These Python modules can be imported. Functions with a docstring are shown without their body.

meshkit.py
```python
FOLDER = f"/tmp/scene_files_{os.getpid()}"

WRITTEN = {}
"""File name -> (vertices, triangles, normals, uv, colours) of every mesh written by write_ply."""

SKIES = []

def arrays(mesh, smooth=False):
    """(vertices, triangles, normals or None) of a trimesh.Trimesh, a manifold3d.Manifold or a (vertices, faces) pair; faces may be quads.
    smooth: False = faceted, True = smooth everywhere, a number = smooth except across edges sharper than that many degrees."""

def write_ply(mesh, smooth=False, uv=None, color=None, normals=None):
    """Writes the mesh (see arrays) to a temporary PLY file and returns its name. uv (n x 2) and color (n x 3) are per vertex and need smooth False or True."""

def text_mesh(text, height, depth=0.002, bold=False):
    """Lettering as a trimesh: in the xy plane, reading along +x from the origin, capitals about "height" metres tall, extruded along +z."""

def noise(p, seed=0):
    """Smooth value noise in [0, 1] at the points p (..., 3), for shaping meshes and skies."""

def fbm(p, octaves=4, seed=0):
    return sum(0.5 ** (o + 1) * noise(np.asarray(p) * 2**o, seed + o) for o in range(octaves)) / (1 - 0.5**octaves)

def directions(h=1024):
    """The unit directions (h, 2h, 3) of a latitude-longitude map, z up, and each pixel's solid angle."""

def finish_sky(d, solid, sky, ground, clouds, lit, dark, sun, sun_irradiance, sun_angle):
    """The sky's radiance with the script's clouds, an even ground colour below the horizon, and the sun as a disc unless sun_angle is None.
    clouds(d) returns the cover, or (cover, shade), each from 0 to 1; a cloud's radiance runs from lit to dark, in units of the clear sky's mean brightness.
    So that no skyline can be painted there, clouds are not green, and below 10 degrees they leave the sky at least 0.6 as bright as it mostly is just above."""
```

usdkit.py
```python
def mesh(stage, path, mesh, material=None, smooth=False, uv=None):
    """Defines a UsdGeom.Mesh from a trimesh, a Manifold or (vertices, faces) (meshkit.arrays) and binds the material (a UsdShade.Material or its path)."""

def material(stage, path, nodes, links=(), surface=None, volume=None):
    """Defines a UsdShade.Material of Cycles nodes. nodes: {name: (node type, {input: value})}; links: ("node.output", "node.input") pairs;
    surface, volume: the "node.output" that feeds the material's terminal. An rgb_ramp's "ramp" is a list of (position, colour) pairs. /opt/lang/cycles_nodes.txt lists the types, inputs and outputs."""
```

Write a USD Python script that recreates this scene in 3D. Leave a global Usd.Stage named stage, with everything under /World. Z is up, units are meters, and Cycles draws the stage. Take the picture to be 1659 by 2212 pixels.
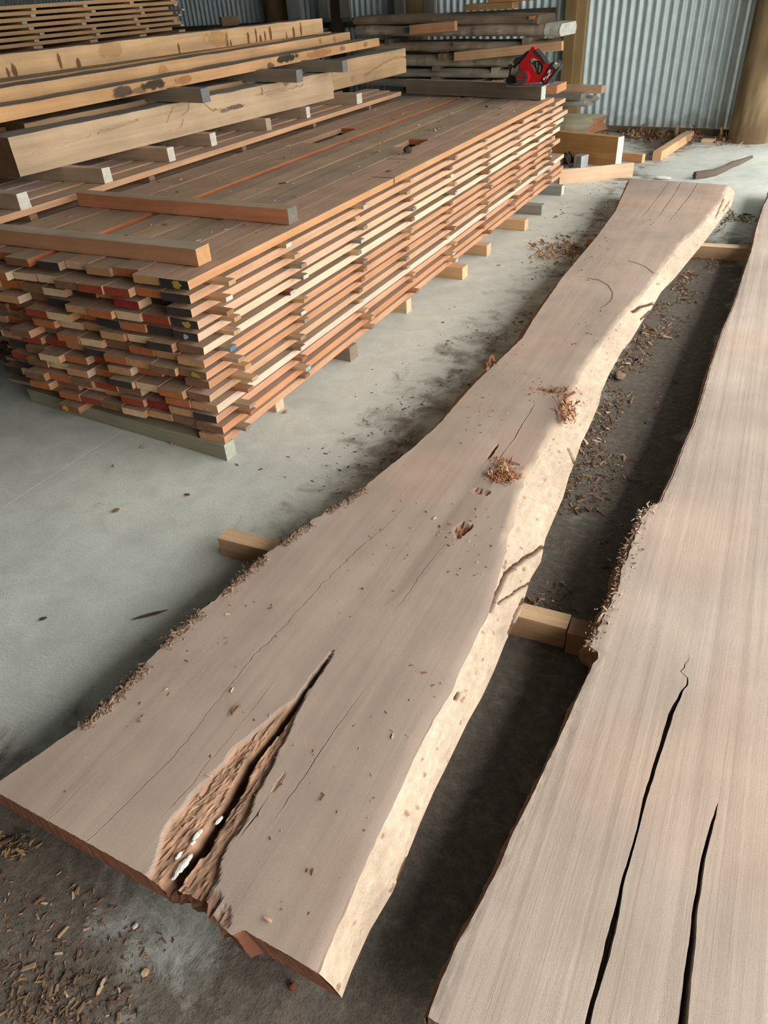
import math, random
import numpy as np, trimesh, usdkit, meshkit
from shapely.geometry import Polygon, Point, LineString
from shapely import affinity
from pxr import Usd, UsdGeom, UsdLux, UsdShade, Gf, Sdf, Vt

stage = Usd.Stage.CreateInMemory()
UsdGeom.SetStageUpAxis(stage, UsdGeom.Tokens.z)
UsdGeom.SetStageMetersPerUnit(stage, 1.0)
UsdGeom.Xform.Define(stage, '/World')
stage.SetDefaultPrim(stage.GetPrimAtPath('/World'))

# ------------------------------------------------------------------ camera, daylight, exposure
W, H, FPX = 1659, 2212, 1540.0
PITCH, ROLL, YAW, EYE = math.radians(36.2), math.radians(4.2), math.radians(-29.1), 1.55
EXPOSURE = 1.53
SKY = (1.0, 0.985, 0.95)
SKY_STRENGTH = 1.0
SKY_LOW, SKY_HIGH = 1.0, 2.6

def _axes():
    f = np.array([math.sin(YAW) * math.cos(PITCH), math.cos(YAW) * math.cos(PITCH), -math.sin(PITCH)])
    r = np.array([math.cos(YAW), -math.sin(YAW), 0.0]); d = np.cross(f, r)
    return np.array([math.cos(ROLL) * r + math.sin(ROLL) * d, -math.sin(ROLL) * r + math.cos(ROLL) * d, f])
AX = _axes(); EYEP = np.array([0, 0, EYE])
cam = UsdGeom.Camera.Define(stage, '/World/Camera')
m = np.eye(4); m[0, :3], m[1, :3], m[2, :3], m[3, :3] = AX[0], -AX[1], -AX[2], EYEP
cam.AddTransformOp().Set(Gf.Matrix4d(*m.ravel().tolist()))
cam.CreateHorizontalApertureAttr(36.0); cam.CreateVerticalApertureAttr(36.0 * H / W)
cam.CreateFocalLengthAttr(36.0 * FPX / W); cam.CreateClippingRangeAttr(Gf.Vec2f(0.05, 200))
cam.CreateExposureAttr(EXPOSURE)
dome = UsdLux.DomeLight.Define(stage, '/World/Sky')
dome.CreateIntensityAttr(SKY_STRENGTH); dome.CreateColorAttr(Gf.Vec3f(*SKY))

# an overcast sky: brighter overhead than at the horizon
UsdGeom.Scope.Define(stage, '/World/Looks')
_sky = usdkit.material(stage, '/World/Looks/overcast_sky', {
    'tc': ('texture_coordinate', {}), 'xyz': ('separate_xyz', {}), 'r': ('map_range', {'from_min': 0.0, 'from_max': 1.0, 'to_min': SKY_LOW, 'to_max': SKY_HIGH}),
    'cl': ('noise_texture', {'scale': 2.5, 'detail': 4.0}), 'cr': ('map_range', {'from_min': 0.3, 'from_max': 0.7, 'to_min': 0.9, 'to_max': 1.1}), 'm': ('math', {'math_type': 'multiply'}),
    'b': ('background_shader', {'color': SKY})},
    [('tc.generated', 'xyz.vector'), ('xyz.z', 'r.value'), ('tc.generated', 'cl.vector'), ('cl.fac', 'cr.value'), ('r.result', 'm.value1'), ('cr.result', 'm.value2'), ('m.value', 'b.strength')], surface='b.background')
UsdShade.MaterialBindingAPI.Apply(dome.GetPrim()).Bind(_sky)

def P(u, v, x=None, y=None, z=None, through=None, along=None):
    """The point of the place seen at pixel (u, v) that lies at the given x, y or z, or on the upright plane through/along."""
    d = AX.T @ np.array([(u - 829.5) / FPX, (v - 1106) / FPX, 1.0])
    if z is not None: t = (z - EYE) / d[2]
    elif x is not None: t = x / d[0]
    elif y is not None: t = y / d[1]
    else:
        n = np.array([along[1], -along[0]]); t = (np.asarray(through)[:2] @ n) / (d[:2] @ n)
    return EYEP + t * d

# ------------------------------------------------------------------ helpers
def lin(r, g, b):
    c = np.array([r, g, b]) / 255.0
    return np.where(c <= 0.04045, c / 12.92, ((c + 0.055) / 1.055) ** 2.4)
_used = {}
def path(name, parent=None):
    base = (str(parent.GetPath()) if parent is not None else '/World') + '/' + name
    n = _used.get(base, -1) + 1; _used[base] = n
    return base if n == 0 else '%s_%03d' % (base, n)
def tag(p, label=None, cat=None, group=None, kind=None):
    for k, v in (('label', label), ('category', cat), ('group', group), ('kind', kind)):
        if v: p.SetCustomDataByKey(k, v)
    return p
def thing(name, label, cat, group=None, matrix=None):
    x = UsdGeom.Xform.Define(stage, path(name))
    if matrix is not None: x.AddTransformOp().Set(Gf.Matrix4d(*np.asarray(matrix).ravel().tolist()))
    return tag(x.GetPrim(), label, cat, group)
def obj(name, v, f, mat, parent=None, col=None, smooth=None, matrix=None):
    """One mesh. v (n,3); f triangles; col None, one colour or per vertex; smooth = angle in degrees."""
    v = np.asarray(v, float); f = np.asarray(f, int)
    nrm = None
    if smooth and col is not None and np.ndim(col) == 2:
        nrm = vnormals(v, f)
    elif smooth:
        v, f, nrm = meshkit.arrays(trimesh.Trimesh(v, f, process=False), smooth)
    me = UsdGeom.Mesh.Define(stage, path(name, parent))
    me.CreatePointsAttr(Vt.Vec3fArray.FromNumpy(v.astype(np.float32)))
    me.CreateFaceVertexCountsAttr(Vt.IntArray.FromNumpy(np.full(len(f), 3, np.int32)))
    me.CreateFaceVertexIndicesAttr(Vt.IntArray.FromNumpy(f.astype(np.int32).ravel()))
    me.CreateSubdivisionSchemeAttr('none')
    if nrm is not None:
        me.CreateNormalsAttr(Vt.Vec3fArray.FromNumpy(nrm.astype(np.float32))); me.SetNormalsInterpolation('vertex')
    if col is not None:
        c = np.asarray(col, float)
        if c.ndim == 1: c = np.tile(c, (len(v), 1))
        UsdGeom.PrimvarsAPI(me).CreatePrimvar('col', Sdf.ValueTypeNames.Color3fArray, 'vertex').Set(Vt.Vec3fArray.FromNumpy(c.astype(np.float32)))
    if matrix is not None: me.AddTransformOp().Set(Gf.Matrix4d(*np.asarray(matrix).ravel().tolist()))
    UsdShade.MaterialBindingAPI.Apply(me.GetPrim()).Bind(mat)
    return me.GetPrim()
def vnormals(v, f):
    n = np.zeros_like(v); fn = np.cross(v[f[:, 1]] - v[f[:, 0]], v[f[:, 2]] - v[f[:, 0]])
    for k in range(3): np.add.at(n, f[:, k], fn)
    return n / np.maximum(np.linalg.norm(n, axis=1, keepdims=True), 1e-12)
def frame(a, b, roll=0.0):
    """Row matrix of a local frame at a: y towards b, x level to the right, z up."""
    a, b = np.asarray(a, float), np.asarray(b, float); L = np.linalg.norm(b - a)
    y = (b - a) / L; x = np.cross(y, [0, 0, 1.0]); x /= np.linalg.norm(x); z = np.cross(x, y)
    if roll: x, z = x * math.cos(roll) + z * math.sin(roll), z * math.cos(roll) - x * math.sin(roll)
    m = np.eye(4); m[0, :3], m[1, :3], m[2, :3], m[3, :3] = x, y, z, a
    return m, L
def boxv(lo, hi):
    b = trimesh.creation.box(bounds=[lo, hi]); v = np.array(b.vertices)[np.array(b.faces).ravel()]
    return v, np.arange(len(v)).reshape(-1, 3)
def beam_mesh(L, w, h, segs, rng, wob=0.0012, ch=0.0015, side=None, top=None, near=None, far=None, under=None):
    """A sawn length along +y from the origin, x in +-w/2, z in 0..h, edges eased; colours per face."""
    ys = np.linspace(0, L, segs + 1)
    prof = np.array([[-w/2 + ch, 0], [w/2 - ch, 0], [w/2, ch], [w/2, h - ch], [w/2 - ch, h], [-w/2 + ch, h], [-w/2, h - ch], [-w/2, ch]])
    faces = [(0, 1, under), (1, 2, side), (2, 3, side), (3, 4, side), (4, 5, top), (5, 6, side), (6, 7, side), (7, 0, side)]
    ring = np.zeros((segs + 1, 8, 3)); ring[:, :, 1] = ys[:, None]
    ring[:, :, 0] = prof[None, :, 0]; ring[:, :, 2] = prof[None, :, 1]
    j = rng.normal(0, wob, (segs + 1, 4, 2))
    for k, q in enumerate((0, 0, 1, 1)): pass
    grp = [0, 1, 1, 2, 2, 3, 3, 0]
    for k in range(8):
        ring[:, k, 0] += j[:, grp[k], 0]; ring[:, k, 2] += np.clip(j[:, grp[k], 1], -wob, wob) * (1 if prof[k, 1] > h/2 else 0)
    V, F, C = [], [], []
    for a, b, c in faces:
        o = sum(len(x) for x in V)
        q = np.stack([ring[:, a], ring[:, b]], 1).reshape(-1, 3); V.append(q); C.append(np.tile(c, (len(q), 1)))
        for i in range(segs):
            p = o + 2 * i; F += [(p, p + 1, p + 3), (p, p + 3, p + 2)]
    for r, c, flip in ((ring[0], near, 0), (ring[-1], far, 1)):
        o = sum(len(x) for x in V); V.append(r); C.append(np.tile(c, (8, 1)))
        for i in range(1, 7): F.append((o, o + i + 1, o + i) if flip else (o, o + i, o + i + 1))
    F = np.array(F); 
    return np.vstack(V), F, np.vstack(C)

# ------------------------------------------------------------------ materials (colour of each face comes with the mesh, the grain from here)
UsdGeom.Scope.Define(stage, '/World/Looks')
def wood_mat(name, scale=(45, 1.6, 45), lo=0.72, hi=1.2, bump=0.35, fine=260.0, rough=0.78, speck=0.12):
    n = {
        'tc': ('texture_coordinate', {}), 'oi': ('object_info', {}),
        'off': ('vector_math', {'math_type': 'multiply_add', 'vector2': (37.0, 91.0, 53.0)}),
        'mp': ('mapping', {'scale': scale}),
        'gr': ('noise_texture', {'scale': 1.0, 'detail': 5.0, 'roughness': 0.62, 'distortion': 0.6}),
        'r1': ('map_range', {'from_min': 0.28, 'from_max': 0.74, 'to_min': lo, 'to_max': hi}),
        'bl': ('noise_texture', {'scale': 3.2, 'detail': 3.0}),
        'r2': ('map_range', {'from_min': 0.3, 'from_max': 0.7, 'to_min': 0.86, 'to_max': 1.12}),
        'sp': ('noise_texture', {'scale': fine, 'detail': 3.0, 'roughness': 0.7}),
        'r3': ('map_range', {'from_min': 0.3, 'from_max': 0.7, 'to_min': 1 - speck, 'to_max': 1 + speck}),
        'm1': ('math', {'math_type': 'multiply'}), 'm2': ('math', {'math_type': 'multiply'}),
        'at': ('attribute', {'attribute': 'col'}),
        'sc': ('vector_math', {'math_type': 'scale'}),
        'bh': ('math', {'math_type': 'multiply_add', 'value2': 0.4}),
        'bp': ('bump', {'strength': bump, 'distance': 0.004}),
        'p': ('principled_bsdf', {'roughness': rough, 'specular_ior_level': 0.25}),
    }
    l = [('tc.object', 'off.vector1'), ('tc.object', 'off.vector3'), ('tc.object', 'mp.vector'), ('mp.vector', 'gr.vector'), ('gr.fac', 'r1.value'),
         ('tc.object', 'bl.vector'), ('bl.fac', 'r2.value'), ('tc.object', 'sp.vector'), ('sp.fac', 'r3.value'),
         ('r1.result', 'm1.value1'), ('r2.result', 'm1.value2'), ('m1.value', 'm2.value1'), ('r3.result', 'm2.value2'),
         ('at.color', 'sc.vector1'), ('m2.value', 'sc.scale'), ('sc.vector', 'p.base_color'),
         ('sp.fac', 'bh.value1'), ('gr.fac', 'bh.value3'), ('bh.value', 'bp.height'), ('bp.normal', 'p.normal')]
    n.pop('off'); l = l[2:]
    n['ad'] = ('vector_math', {'math_type': 'multiply_add', 'vector2': (1.0, 1.0, 1.0)})
    n['rv'] = ('combine_xyz', {}); n['rm'] = ('math', {'math_type': 'multiply', 'value2': 53.0})
    l = [x for x in l if x != ('tc.object', 'mp.vector')] + [('tc.object', 'ad.vector1'), ('oi.random', 'rm.value1'), ('rm.value', 'rv.x'), ('rm.value', 'rv.y'), ('rm.value', 'rv.z'), ('rv.vector', 'ad.vector3'), ('ad.vector', 'mp.vector')]
    return usdkit.material(stage, '/World/Looks/' + name, n, l, surface='p.BSDF')
SAWN = wood_mat('sawn_timber', lo=0.82, hi=1.14)
BEAMM = wood_mat('weathered_beam', scale=(26, 1.1, 26), lo=0.8, hi=1.14, bump=0.4)
SLABM = wood_mat('slab_wood', scale=(24, 0.8, 24), lo=0.9, hi=1.08, bump=0.3, fine=420.0, speck=0.1, rough=0.85)
SLABG = wood_mat('ridged_slab_wood', scale=(55, 0.5, 20), lo=0.93, hi=1.05, bump=0.4, fine=420.0, speck=0.1, rough=0.85)
EDGEM = wood_mat('live_edge_wood', scale=(60, 9, 60), lo=0.86, hi=1.08, bump=0.8, fine=300.0, speck=0.12, rough=0.9)
CHIPM = wood_mat('wood_chips', scale=(9, 9, 9), lo=0.8, hi=1.2, bump=0.1)

def plain(name, color, rough=0.5, metallic=0.0, noise=0.0, spec=0.5, scale=40.0):
    n = {'p': ('principled_bsdf', {'base_color': tuple(color), 'roughness': rough, 'metallic': metallic, 'specular_ior_level': spec})}; l = []
    if noise:
        n['tc'] = ('texture_coordinate', {}); n['n'] = ('noise_texture', {'scale': scale, 'detail': 4.0})
        n['r'] = ('rgb_ramp', {'ramp': [(0.3, tuple(np.array(color) * (1 - noise))), (0.7, tuple(np.array(color) * (1 + noise)))]})
        l = [('tc.object', 'n.vector'), ('n.fac', 'r.fac'), ('r.color', 'p.base_color')]
    return usdkit.material(stage, '/World/Looks/' + name, n, l, surface='p.BSDF')

def floor_mat():
    n = {'g': ('geometry', {}), 'xyz': ('separate_xyz', {}),
         'n1': ('noise_texture', {'scale': 1.1, 'detail': 6.0, 'roughness': 0.6}), 'n2': ('noise_texture', {'scale': 7.0, 'detail': 6.0, 'roughness': 0.65, 'distortion': 0.5}),
         'n3': ('noise_texture', {'scale': 130.0, 'detail': 5.0, 'roughness': 0.7}), 'n4': ('noise_texture', {'scale': 34.0, 'detail': 4.0, 'roughness': 0.7}),
         'base': ('rgb_ramp', {'ramp': [(0.32, tuple(lin(192, 198, 192))), (0.5, tuple(lin(207, 211, 204))), (0.72, tuple(lin(216, 219, 212)))]}),
         'dirt_shade': ('rgb_ramp', {'ramp': [(0.3, tuple(lin(70, 57, 47))), (0.55, tuple(lin(100, 85, 72))), (0.75, tuple(lin(130, 114, 98)))]}),  # dirt browns, darkened to carry the shade of the slab gap
         # where people and saw have left dust: the slab gap (with painted shade), the near end, the wall foot
         'gx': ('math', {'math_type': 'add', 'value2': 0.31}), 'gxa': ('math', {'math_type': 'absolute'}), 'gm': ('map_range', {'range_type': 'smoothstep', 'from_min': 0.1, 'from_max': 0.42, 'to_min': 0.62, 'to_max': 0.0}),  # slab gap: real dirt, made heavier to deepen the shadow there
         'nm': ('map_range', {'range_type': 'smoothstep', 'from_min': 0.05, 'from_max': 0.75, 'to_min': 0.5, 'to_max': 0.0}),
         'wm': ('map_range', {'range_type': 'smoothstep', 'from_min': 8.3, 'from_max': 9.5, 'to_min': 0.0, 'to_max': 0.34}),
         'sx': ('math', {'math_type': 'add', 'value2': 1.2}), 'sxa': ('math', {'math_type': 'absolute'}), 'sm': ('map_range', {'range_type': 'smoothstep', 'from_min': 0.05, 'from_max': 0.45, 'to_min': 0.3, 'to_max': 0.0}),  # band left of the middle slab: brown dirt plus its painted shadow
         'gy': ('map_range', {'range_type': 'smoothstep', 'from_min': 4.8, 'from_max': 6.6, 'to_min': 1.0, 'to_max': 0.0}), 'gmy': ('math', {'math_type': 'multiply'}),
         'a1': ('math', {'math_type': 'add'}), 'a2': ('math', {'math_type': 'add'}), 'a3': ('math', {'math_type': 'add'}),
         'nn': ('math', {'math_type': 'multiply_add', 'value2': 0.55}), 'ns': ('math', {'math_type': 'add'}),
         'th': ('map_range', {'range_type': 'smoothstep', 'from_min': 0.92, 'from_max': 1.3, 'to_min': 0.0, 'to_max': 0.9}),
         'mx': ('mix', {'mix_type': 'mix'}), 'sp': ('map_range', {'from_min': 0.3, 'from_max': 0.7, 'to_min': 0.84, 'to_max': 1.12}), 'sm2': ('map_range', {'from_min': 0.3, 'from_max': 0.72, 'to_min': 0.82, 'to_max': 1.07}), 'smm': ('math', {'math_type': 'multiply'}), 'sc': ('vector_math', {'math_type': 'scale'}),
         'bw': ('math', {'math_type': 'multiply'}), 'bw2': ('math', {'math_type': 'multiply_add', 'value2': 0.22}),
         'bp': ('bump', {'strength': 0.7, 'distance': 0.012}),
         'rr': ('map_range', {'from_min': 0.0, 'from_max': 1.0, 'to_min': 0.5, 'to_max': 0.9}),
         'p': ('principled_bsdf', {'specular_ior_level': 0.3})}
    l = [('g.position', 'xyz.vector'), ('g.position', 'n1.vector'), ('g.position', 'n2.vector'), ('g.position', 'n3.vector'), ('g.position', 'n4.vector'),
         ('n1.fac', 'base.fac'), ('n4.fac', 'dirt_shade.fac'), ('xyz.x', 'gx.value1'), ('gx.value', 'gxa.value1'), ('gxa.value', 'gm.value'), ('xyz.y', 'nm.value'), ('xyz.y', 'wm.value'),
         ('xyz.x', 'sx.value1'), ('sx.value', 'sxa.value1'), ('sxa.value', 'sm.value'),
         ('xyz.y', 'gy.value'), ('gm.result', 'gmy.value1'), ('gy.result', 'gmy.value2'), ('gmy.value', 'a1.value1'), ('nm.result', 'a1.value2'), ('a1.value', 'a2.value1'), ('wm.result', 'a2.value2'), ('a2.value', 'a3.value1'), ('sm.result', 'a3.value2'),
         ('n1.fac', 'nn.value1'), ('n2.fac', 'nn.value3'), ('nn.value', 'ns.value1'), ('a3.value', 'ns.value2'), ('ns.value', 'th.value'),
         ('th.result', 'mx.fac'), ('base.color', 'mx.color1'), ('dirt_shade.color', 'mx.color2'), ('n3.fac', 'sp.value'), ('mx.color', 'sc.vector1'), ('n2.fac', 'sm2.value'), ('sp.result', 'smm.value1'), ('sm2.result', 'smm.value2'), ('smm.value', 'sc.scale'), ('sc.vector', 'p.base_color'),
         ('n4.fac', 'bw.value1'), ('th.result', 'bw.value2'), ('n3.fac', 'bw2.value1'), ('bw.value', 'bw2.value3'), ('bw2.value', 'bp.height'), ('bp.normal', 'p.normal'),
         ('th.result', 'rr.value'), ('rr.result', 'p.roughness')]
    return usdkit.material(stage, '/World/Looks/concrete', n, l, surface='p.BSDF')
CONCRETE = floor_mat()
ZINC = usdkit.material(stage, '/World/Looks/galvanised_iron', {
    'g': ('geometry', {}), 'n': ('noise_texture', {'scale': 9.0, 'detail': 5.0}), 'v': ('voronoi_texture', {'scale': 60.0}),
    'r': ('rgb_ramp', {'ramp': [(0.3, tuple(lin(200, 220, 225))), (0.7, tuple(lin(220, 235, 239)))]}),
    'xyz': ('separate_xyz', {}), 'd': ('math', {'math_type': 'multiply_add', 'value2': 0.35}), 'm': ('map_range', {'from_min': 0.18, 'from_max': 0.42, 'to_min': 0.75, 'to_max': 0.0}),
    'mx': ('mix', {'color2': tuple(lin(120, 112, 96))}),
    'p': ('principled_bsdf', {'metallic': 0.12, 'roughness': 0.42})},
    [('g.position', 'n.vector'), ('g.position', 'v.vector'), ('n.fac', 'r.fac'), ('g.position', 'xyz.vector'), ('n.fac', 'd.value1'), ('xyz.z', 'd.value3'), ('d.value', 'm.value'), ('m.result', 'mx.fac'), ('r.color', 'mx.color1'), ('mx.color', 'p.base_color')], surface='p.BSDF')
ROOFM = plain('roof_iron', lin(84, 88, 88), 0.6, 0.0, 0.08)
GRAVEL = plain('yard_gravel', lin(150, 145, 136), 0.95, 0.0, 0.25, scale=25.0)
RED = plain('red_plastic', lin(176, 20, 30), 0.42, 0, 0.08)
BLACK = plain('black_rubber', lin(34, 34, 36), 0.6, 0, 0.15)
CHARCOAL = plain('dark_grey_plastic', lin(64, 62, 60), 0.6, 0, 0.15)
MAGN = plain('cast_magnesium', lin(140, 146, 130), 0.5, 0.3, 0.12)
STEELM = plain('steel_plate', lin(150, 150, 158), 0.35, 0.8, 0.1)
WHITEP = plain('white_print', lin(230, 228, 222), 0.5)

# ------------------------------------------------------------------ the building
HEAD = math.radians(-7.0); WD = np.array([math.cos(HEAD), math.sin(HEAD)]); WN = np.array([-WD[1], WD[0]])   # along the back wall, and out through it
WP = np.array([-1.577, 9.83])
def wall_pt(s, off=0.0, z=0.0):
    q = WP + s * WD + off * WN; return np.array([q[0], q[1], z])
wall_rows = np.eye(4); wall_rows[0, :2], wall_rows[1, :2], wall_rows[3, :3] = WD, WN, wall_pt(0)

# floor with its sawn joint: strips either side of a groove
j0, j1 = P(0, 1100, z=0)[:2], P(270, 928, z=0)[:2]
jd = (j1 - j0) / np.linalg.norm(j1 - j0); jn = np.array([-jd[1], jd[0]])
offs = [(-18.0, 0), (-0.003, 0), (0.0, -0.012), (0.003, 0), (18.0, 0)]
fv = [np.append(j0 + jd * t + jn * o, z) for t in (-14.0, 24.0) for o, z in offs]
ff = []
for i in range(4): ff += [(i, i + 5, i + 6), (i, i + 6, i + 1)]
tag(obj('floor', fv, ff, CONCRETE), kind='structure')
if True:
    f = trimesh.Trimesh(fv, ff, process=False)
gv, gf = boxv((-60, -60, -0.16), (60, 60, -0.06)); tag(obj('yard_ground', gv, gf, GRAVEL), kind='structure')

back = thing('wall_back', None, None, matrix=wall_rows); tag(back, kind='structure')
PITCHC = 0.0935
for k in range(18):
    x0, x1 = -12.6 + k * 9 * PITCHC, -12.6 + (k + 1) * 9 * PITCHC + 0.35 * PITCHC
    xs = np.arange(x0, x1 + 1e-6, PITCHC / 12); yo = 0.015 * np.cos(xs / PITCHC * 2 * math.pi) + (0.002 if k % 2 else 0.0)
    lo = np.stack([xs, yo, np.full_like(xs, 0.055)], 1); hi = lo.copy(); hi[:, 2] = 4.2
    t = np.array([0, 0.0012, 0]); v = np.vstack([lo, hi, lo + t, hi + t]); nn = len(xs); F = []
    for i in range(nn - 1):
        F += [(i, i + 1, nn + i + 1), (i, nn + i + 1, nn + i), (2 * nn + i, 3 * nn + i + 1, 2 * nn + i + 1), (2 * nn + i, 3 * nn + i, 3 * nn + i + 1)]
    obj('corrugated_sheet', v, F, ZINC, back, smooth=50)
rng = np.random.default_rng(3)
def struct_box(name, lo, hi, mat, matrix=None):
    v, f = boxv(lo, hi); return tag(obj(name, v, f, mat, matrix=matrix), kind='structure')
EAVE_X, EAVE_Z = 3.3, 3.5
struct_box('ceiling', (-14.5, -7, EAVE_Z + 0.4), (EAVE_X, 13, EAVE_Z + 0.5), ROOFM)
struct_box('trim_1', (EAVE_X - 0.1, -7, EAVE_Z), (EAVE_X, 13, EAVE_Z + 0.4), ROOFM)
struct_box('wall_left', (-14.6, -7, 0), (-14.4, 13, EAVE_Z + 0.4), ROOFM)
struct_box('wall_right', (EAVE_X - 0.1, -7, 0), (EAVE_X, -2.6, EAVE_Z), ROOFM)  # unseen wall, added and sized to hold daylight back from the near end
struct_box('wall_front', (-14.4, -7.2, 0), (EAVE_X, -7, EAVE_Z + 0.4), ROOFM)
def timber_struct(name, lo, hi, col, matrix=None, mat=BEAMM):
    v, f = boxv(lo, hi); return tag(obj(name, v, f, mat, col=lin(*col), matrix=matrix), kind='structure')
timber_struct('trim_2', (-12.6, -0.09, 0.0), (1.02, -0.015, 0.06), (116, 100, 78), wall_rows)            # plate at the wall's foot
timber_struct('trim_3', (-12.6, -0.075, 1.16), (-1.2, -0.018, 1.26), (88, 78, 66), wall_rows)             # rail across the dark end of the wall

# ------------------------------------------------------------------ timber
PINK = dict(side=(206, 160, 124), top=(164, 142, 122))
def timber(name, label, cat, a, b, w, h, side=(196, 150, 112), top=None, near=None, far=None, group=None, segs=6, seed=0, mat=SAWN, roll=0.0,
           paint=None, wob=0.0012, ch=0.0015, marks=()):
    """A sawn length from a to b (middle of its underside). paint = {'near' / 'far': colour} adds a painted end as a part."""
    rng = np.random.default_rng(seed)
    mtx, L = frame(a, b, roll); side = np.array(side); top = side * 0.8 if top is None else np.array(top)
    v, f, c = beam_mesh(L, w, h, segs, rng, wob, ch, lin(*side), lin(*top), lin(*(near if near is not None else side)), lin(*(far if far is not None else side)), lin(*side))
    if not paint and not marks:
        return tag(obj(name, v, f, mat, col=c, matrix=mtx), label, cat, group)
    t = thing(name, label, cat, group, mtx)
    obj('body', v, f, mat, t, col=c)
    for end, colr in (paint or {}).items():
        y = -0.0012 if end == 'near' else L
        pv, pf = boxv((-w/2 + 0.0008, y, 0.0008), (w/2 - 0.0008, y + 0.0012, h - 0.0008))
        tag(obj('painted_end', pv, pf, mat, t, col=lin(*colr)), '%s painted end' % ('white' if min(colr) > 150 else 'dark' if max(colr) < 110 else 'coloured'))
    for mk in marks:                                    # daubs of paint on the near end
        px, pz, rx, rz, colr = mk
        ang = np.linspace(0, 2 * math.pi, 11)[:-1]; rr = 1 + 0.3 * rng.normal(0, 1, 10).clip(-1, 1)
        pts = np.stack([px + rx * rr * np.cos(ang), pz + rz * rr * np.sin(ang)], 1); pts[:, 0] = pts[:, 0].clip(-w/2 + .001, w/2 - .001); pts[:, 1] = pts[:, 1].clip(0.001, h - .001)
        pg = Polygon(pts).buffer(0); pg = max(getattr(pg, 'geoms', [pg]), key=lambda q: q.area)
        e = trimesh.creation.extrude_polygon(pg, 0.0012, engine='earcut'); q = np.array(e.vertices); q = np.stack([q[:, 0], -0.0024 - q[:, 2] + 0.0012, q[:, 1]], 1)
        obj('paint_daub', q, np.array(e.faces)[:, ::-1], mat, t, col=lin(*colr))
    return t
ORD = ['zeroth', 'first', 'second', 'third', 'fourth', 'fifth', 'sixth', 'seventh', 'eighth', 'ninth', 'tenth', 'eleventh', 'twelfth', 'thirteenth', 'fourteenth']
R = random.Random(11)

# --- the big stickered stack: fourteen layers of ten boards, spacer sticks between, bearers on the floor
LAYERS, PITCHZ, TB = 14, 0.0498, 0.0312
Z0 = 0.075
X_R, BW = -1.80, 0.1335
END = {'pale': (214, 182, 144), 'tan': (186, 140, 98), 'orange': (176, 104, 62), 'red': (150, 66, 44), 'brown': (128, 92, 68), 'dark': (60, 52, 48), 'black': (44, 46, 46), 'crimson': (138, 40, 38)}
SIDES = [(214, 168, 130), (206, 156, 116), (222, 184, 150), (198, 146, 104), (226, 196, 166), (210, 160, 122), (190, 142, 108)]
# ends seen on the front, right to left, top layer first
ROWS = ['black tan orange tan pale dark brown orange brown brown',
        'dark orange red red brown pale pale orange dark tan',
        'dark black crimson pale dark pale brown orange pale red',
        'dark red pale orange tan black brown tan pale orange',
        'dark dark orange black orange pale red brown tan orange',
        'brown dark pale tan tan pale orange brown red brown',
        'tan tan orange brown pale orange brown brown orange tan',
        'brown brown tan orange dark tan red red tan dark',
        'brown red orange tan red orange pale brown dark brown',
        'brown orange pale dark orange tan pale brown red brown',
        'tan orange tan brown red brown orange brown dark red',
        'dark tan crimson red tan pale brown orange brown dark',
        'brown brown tan pale brown red orange tan brown dark',
        'tan brown brown tan dark brown yellow brown orange brown']
top_edges = [(-1.80, -1.932), (-1.937, -2.066), (-2.072, -2.201), (-2.205, -2.335), (-2.341, -2.469), (-2.474, -2.594), (-2.643, -2.780), (-2.785, -2.924), (-2.928, -3.044), (-3.049, -3.15)]
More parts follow.
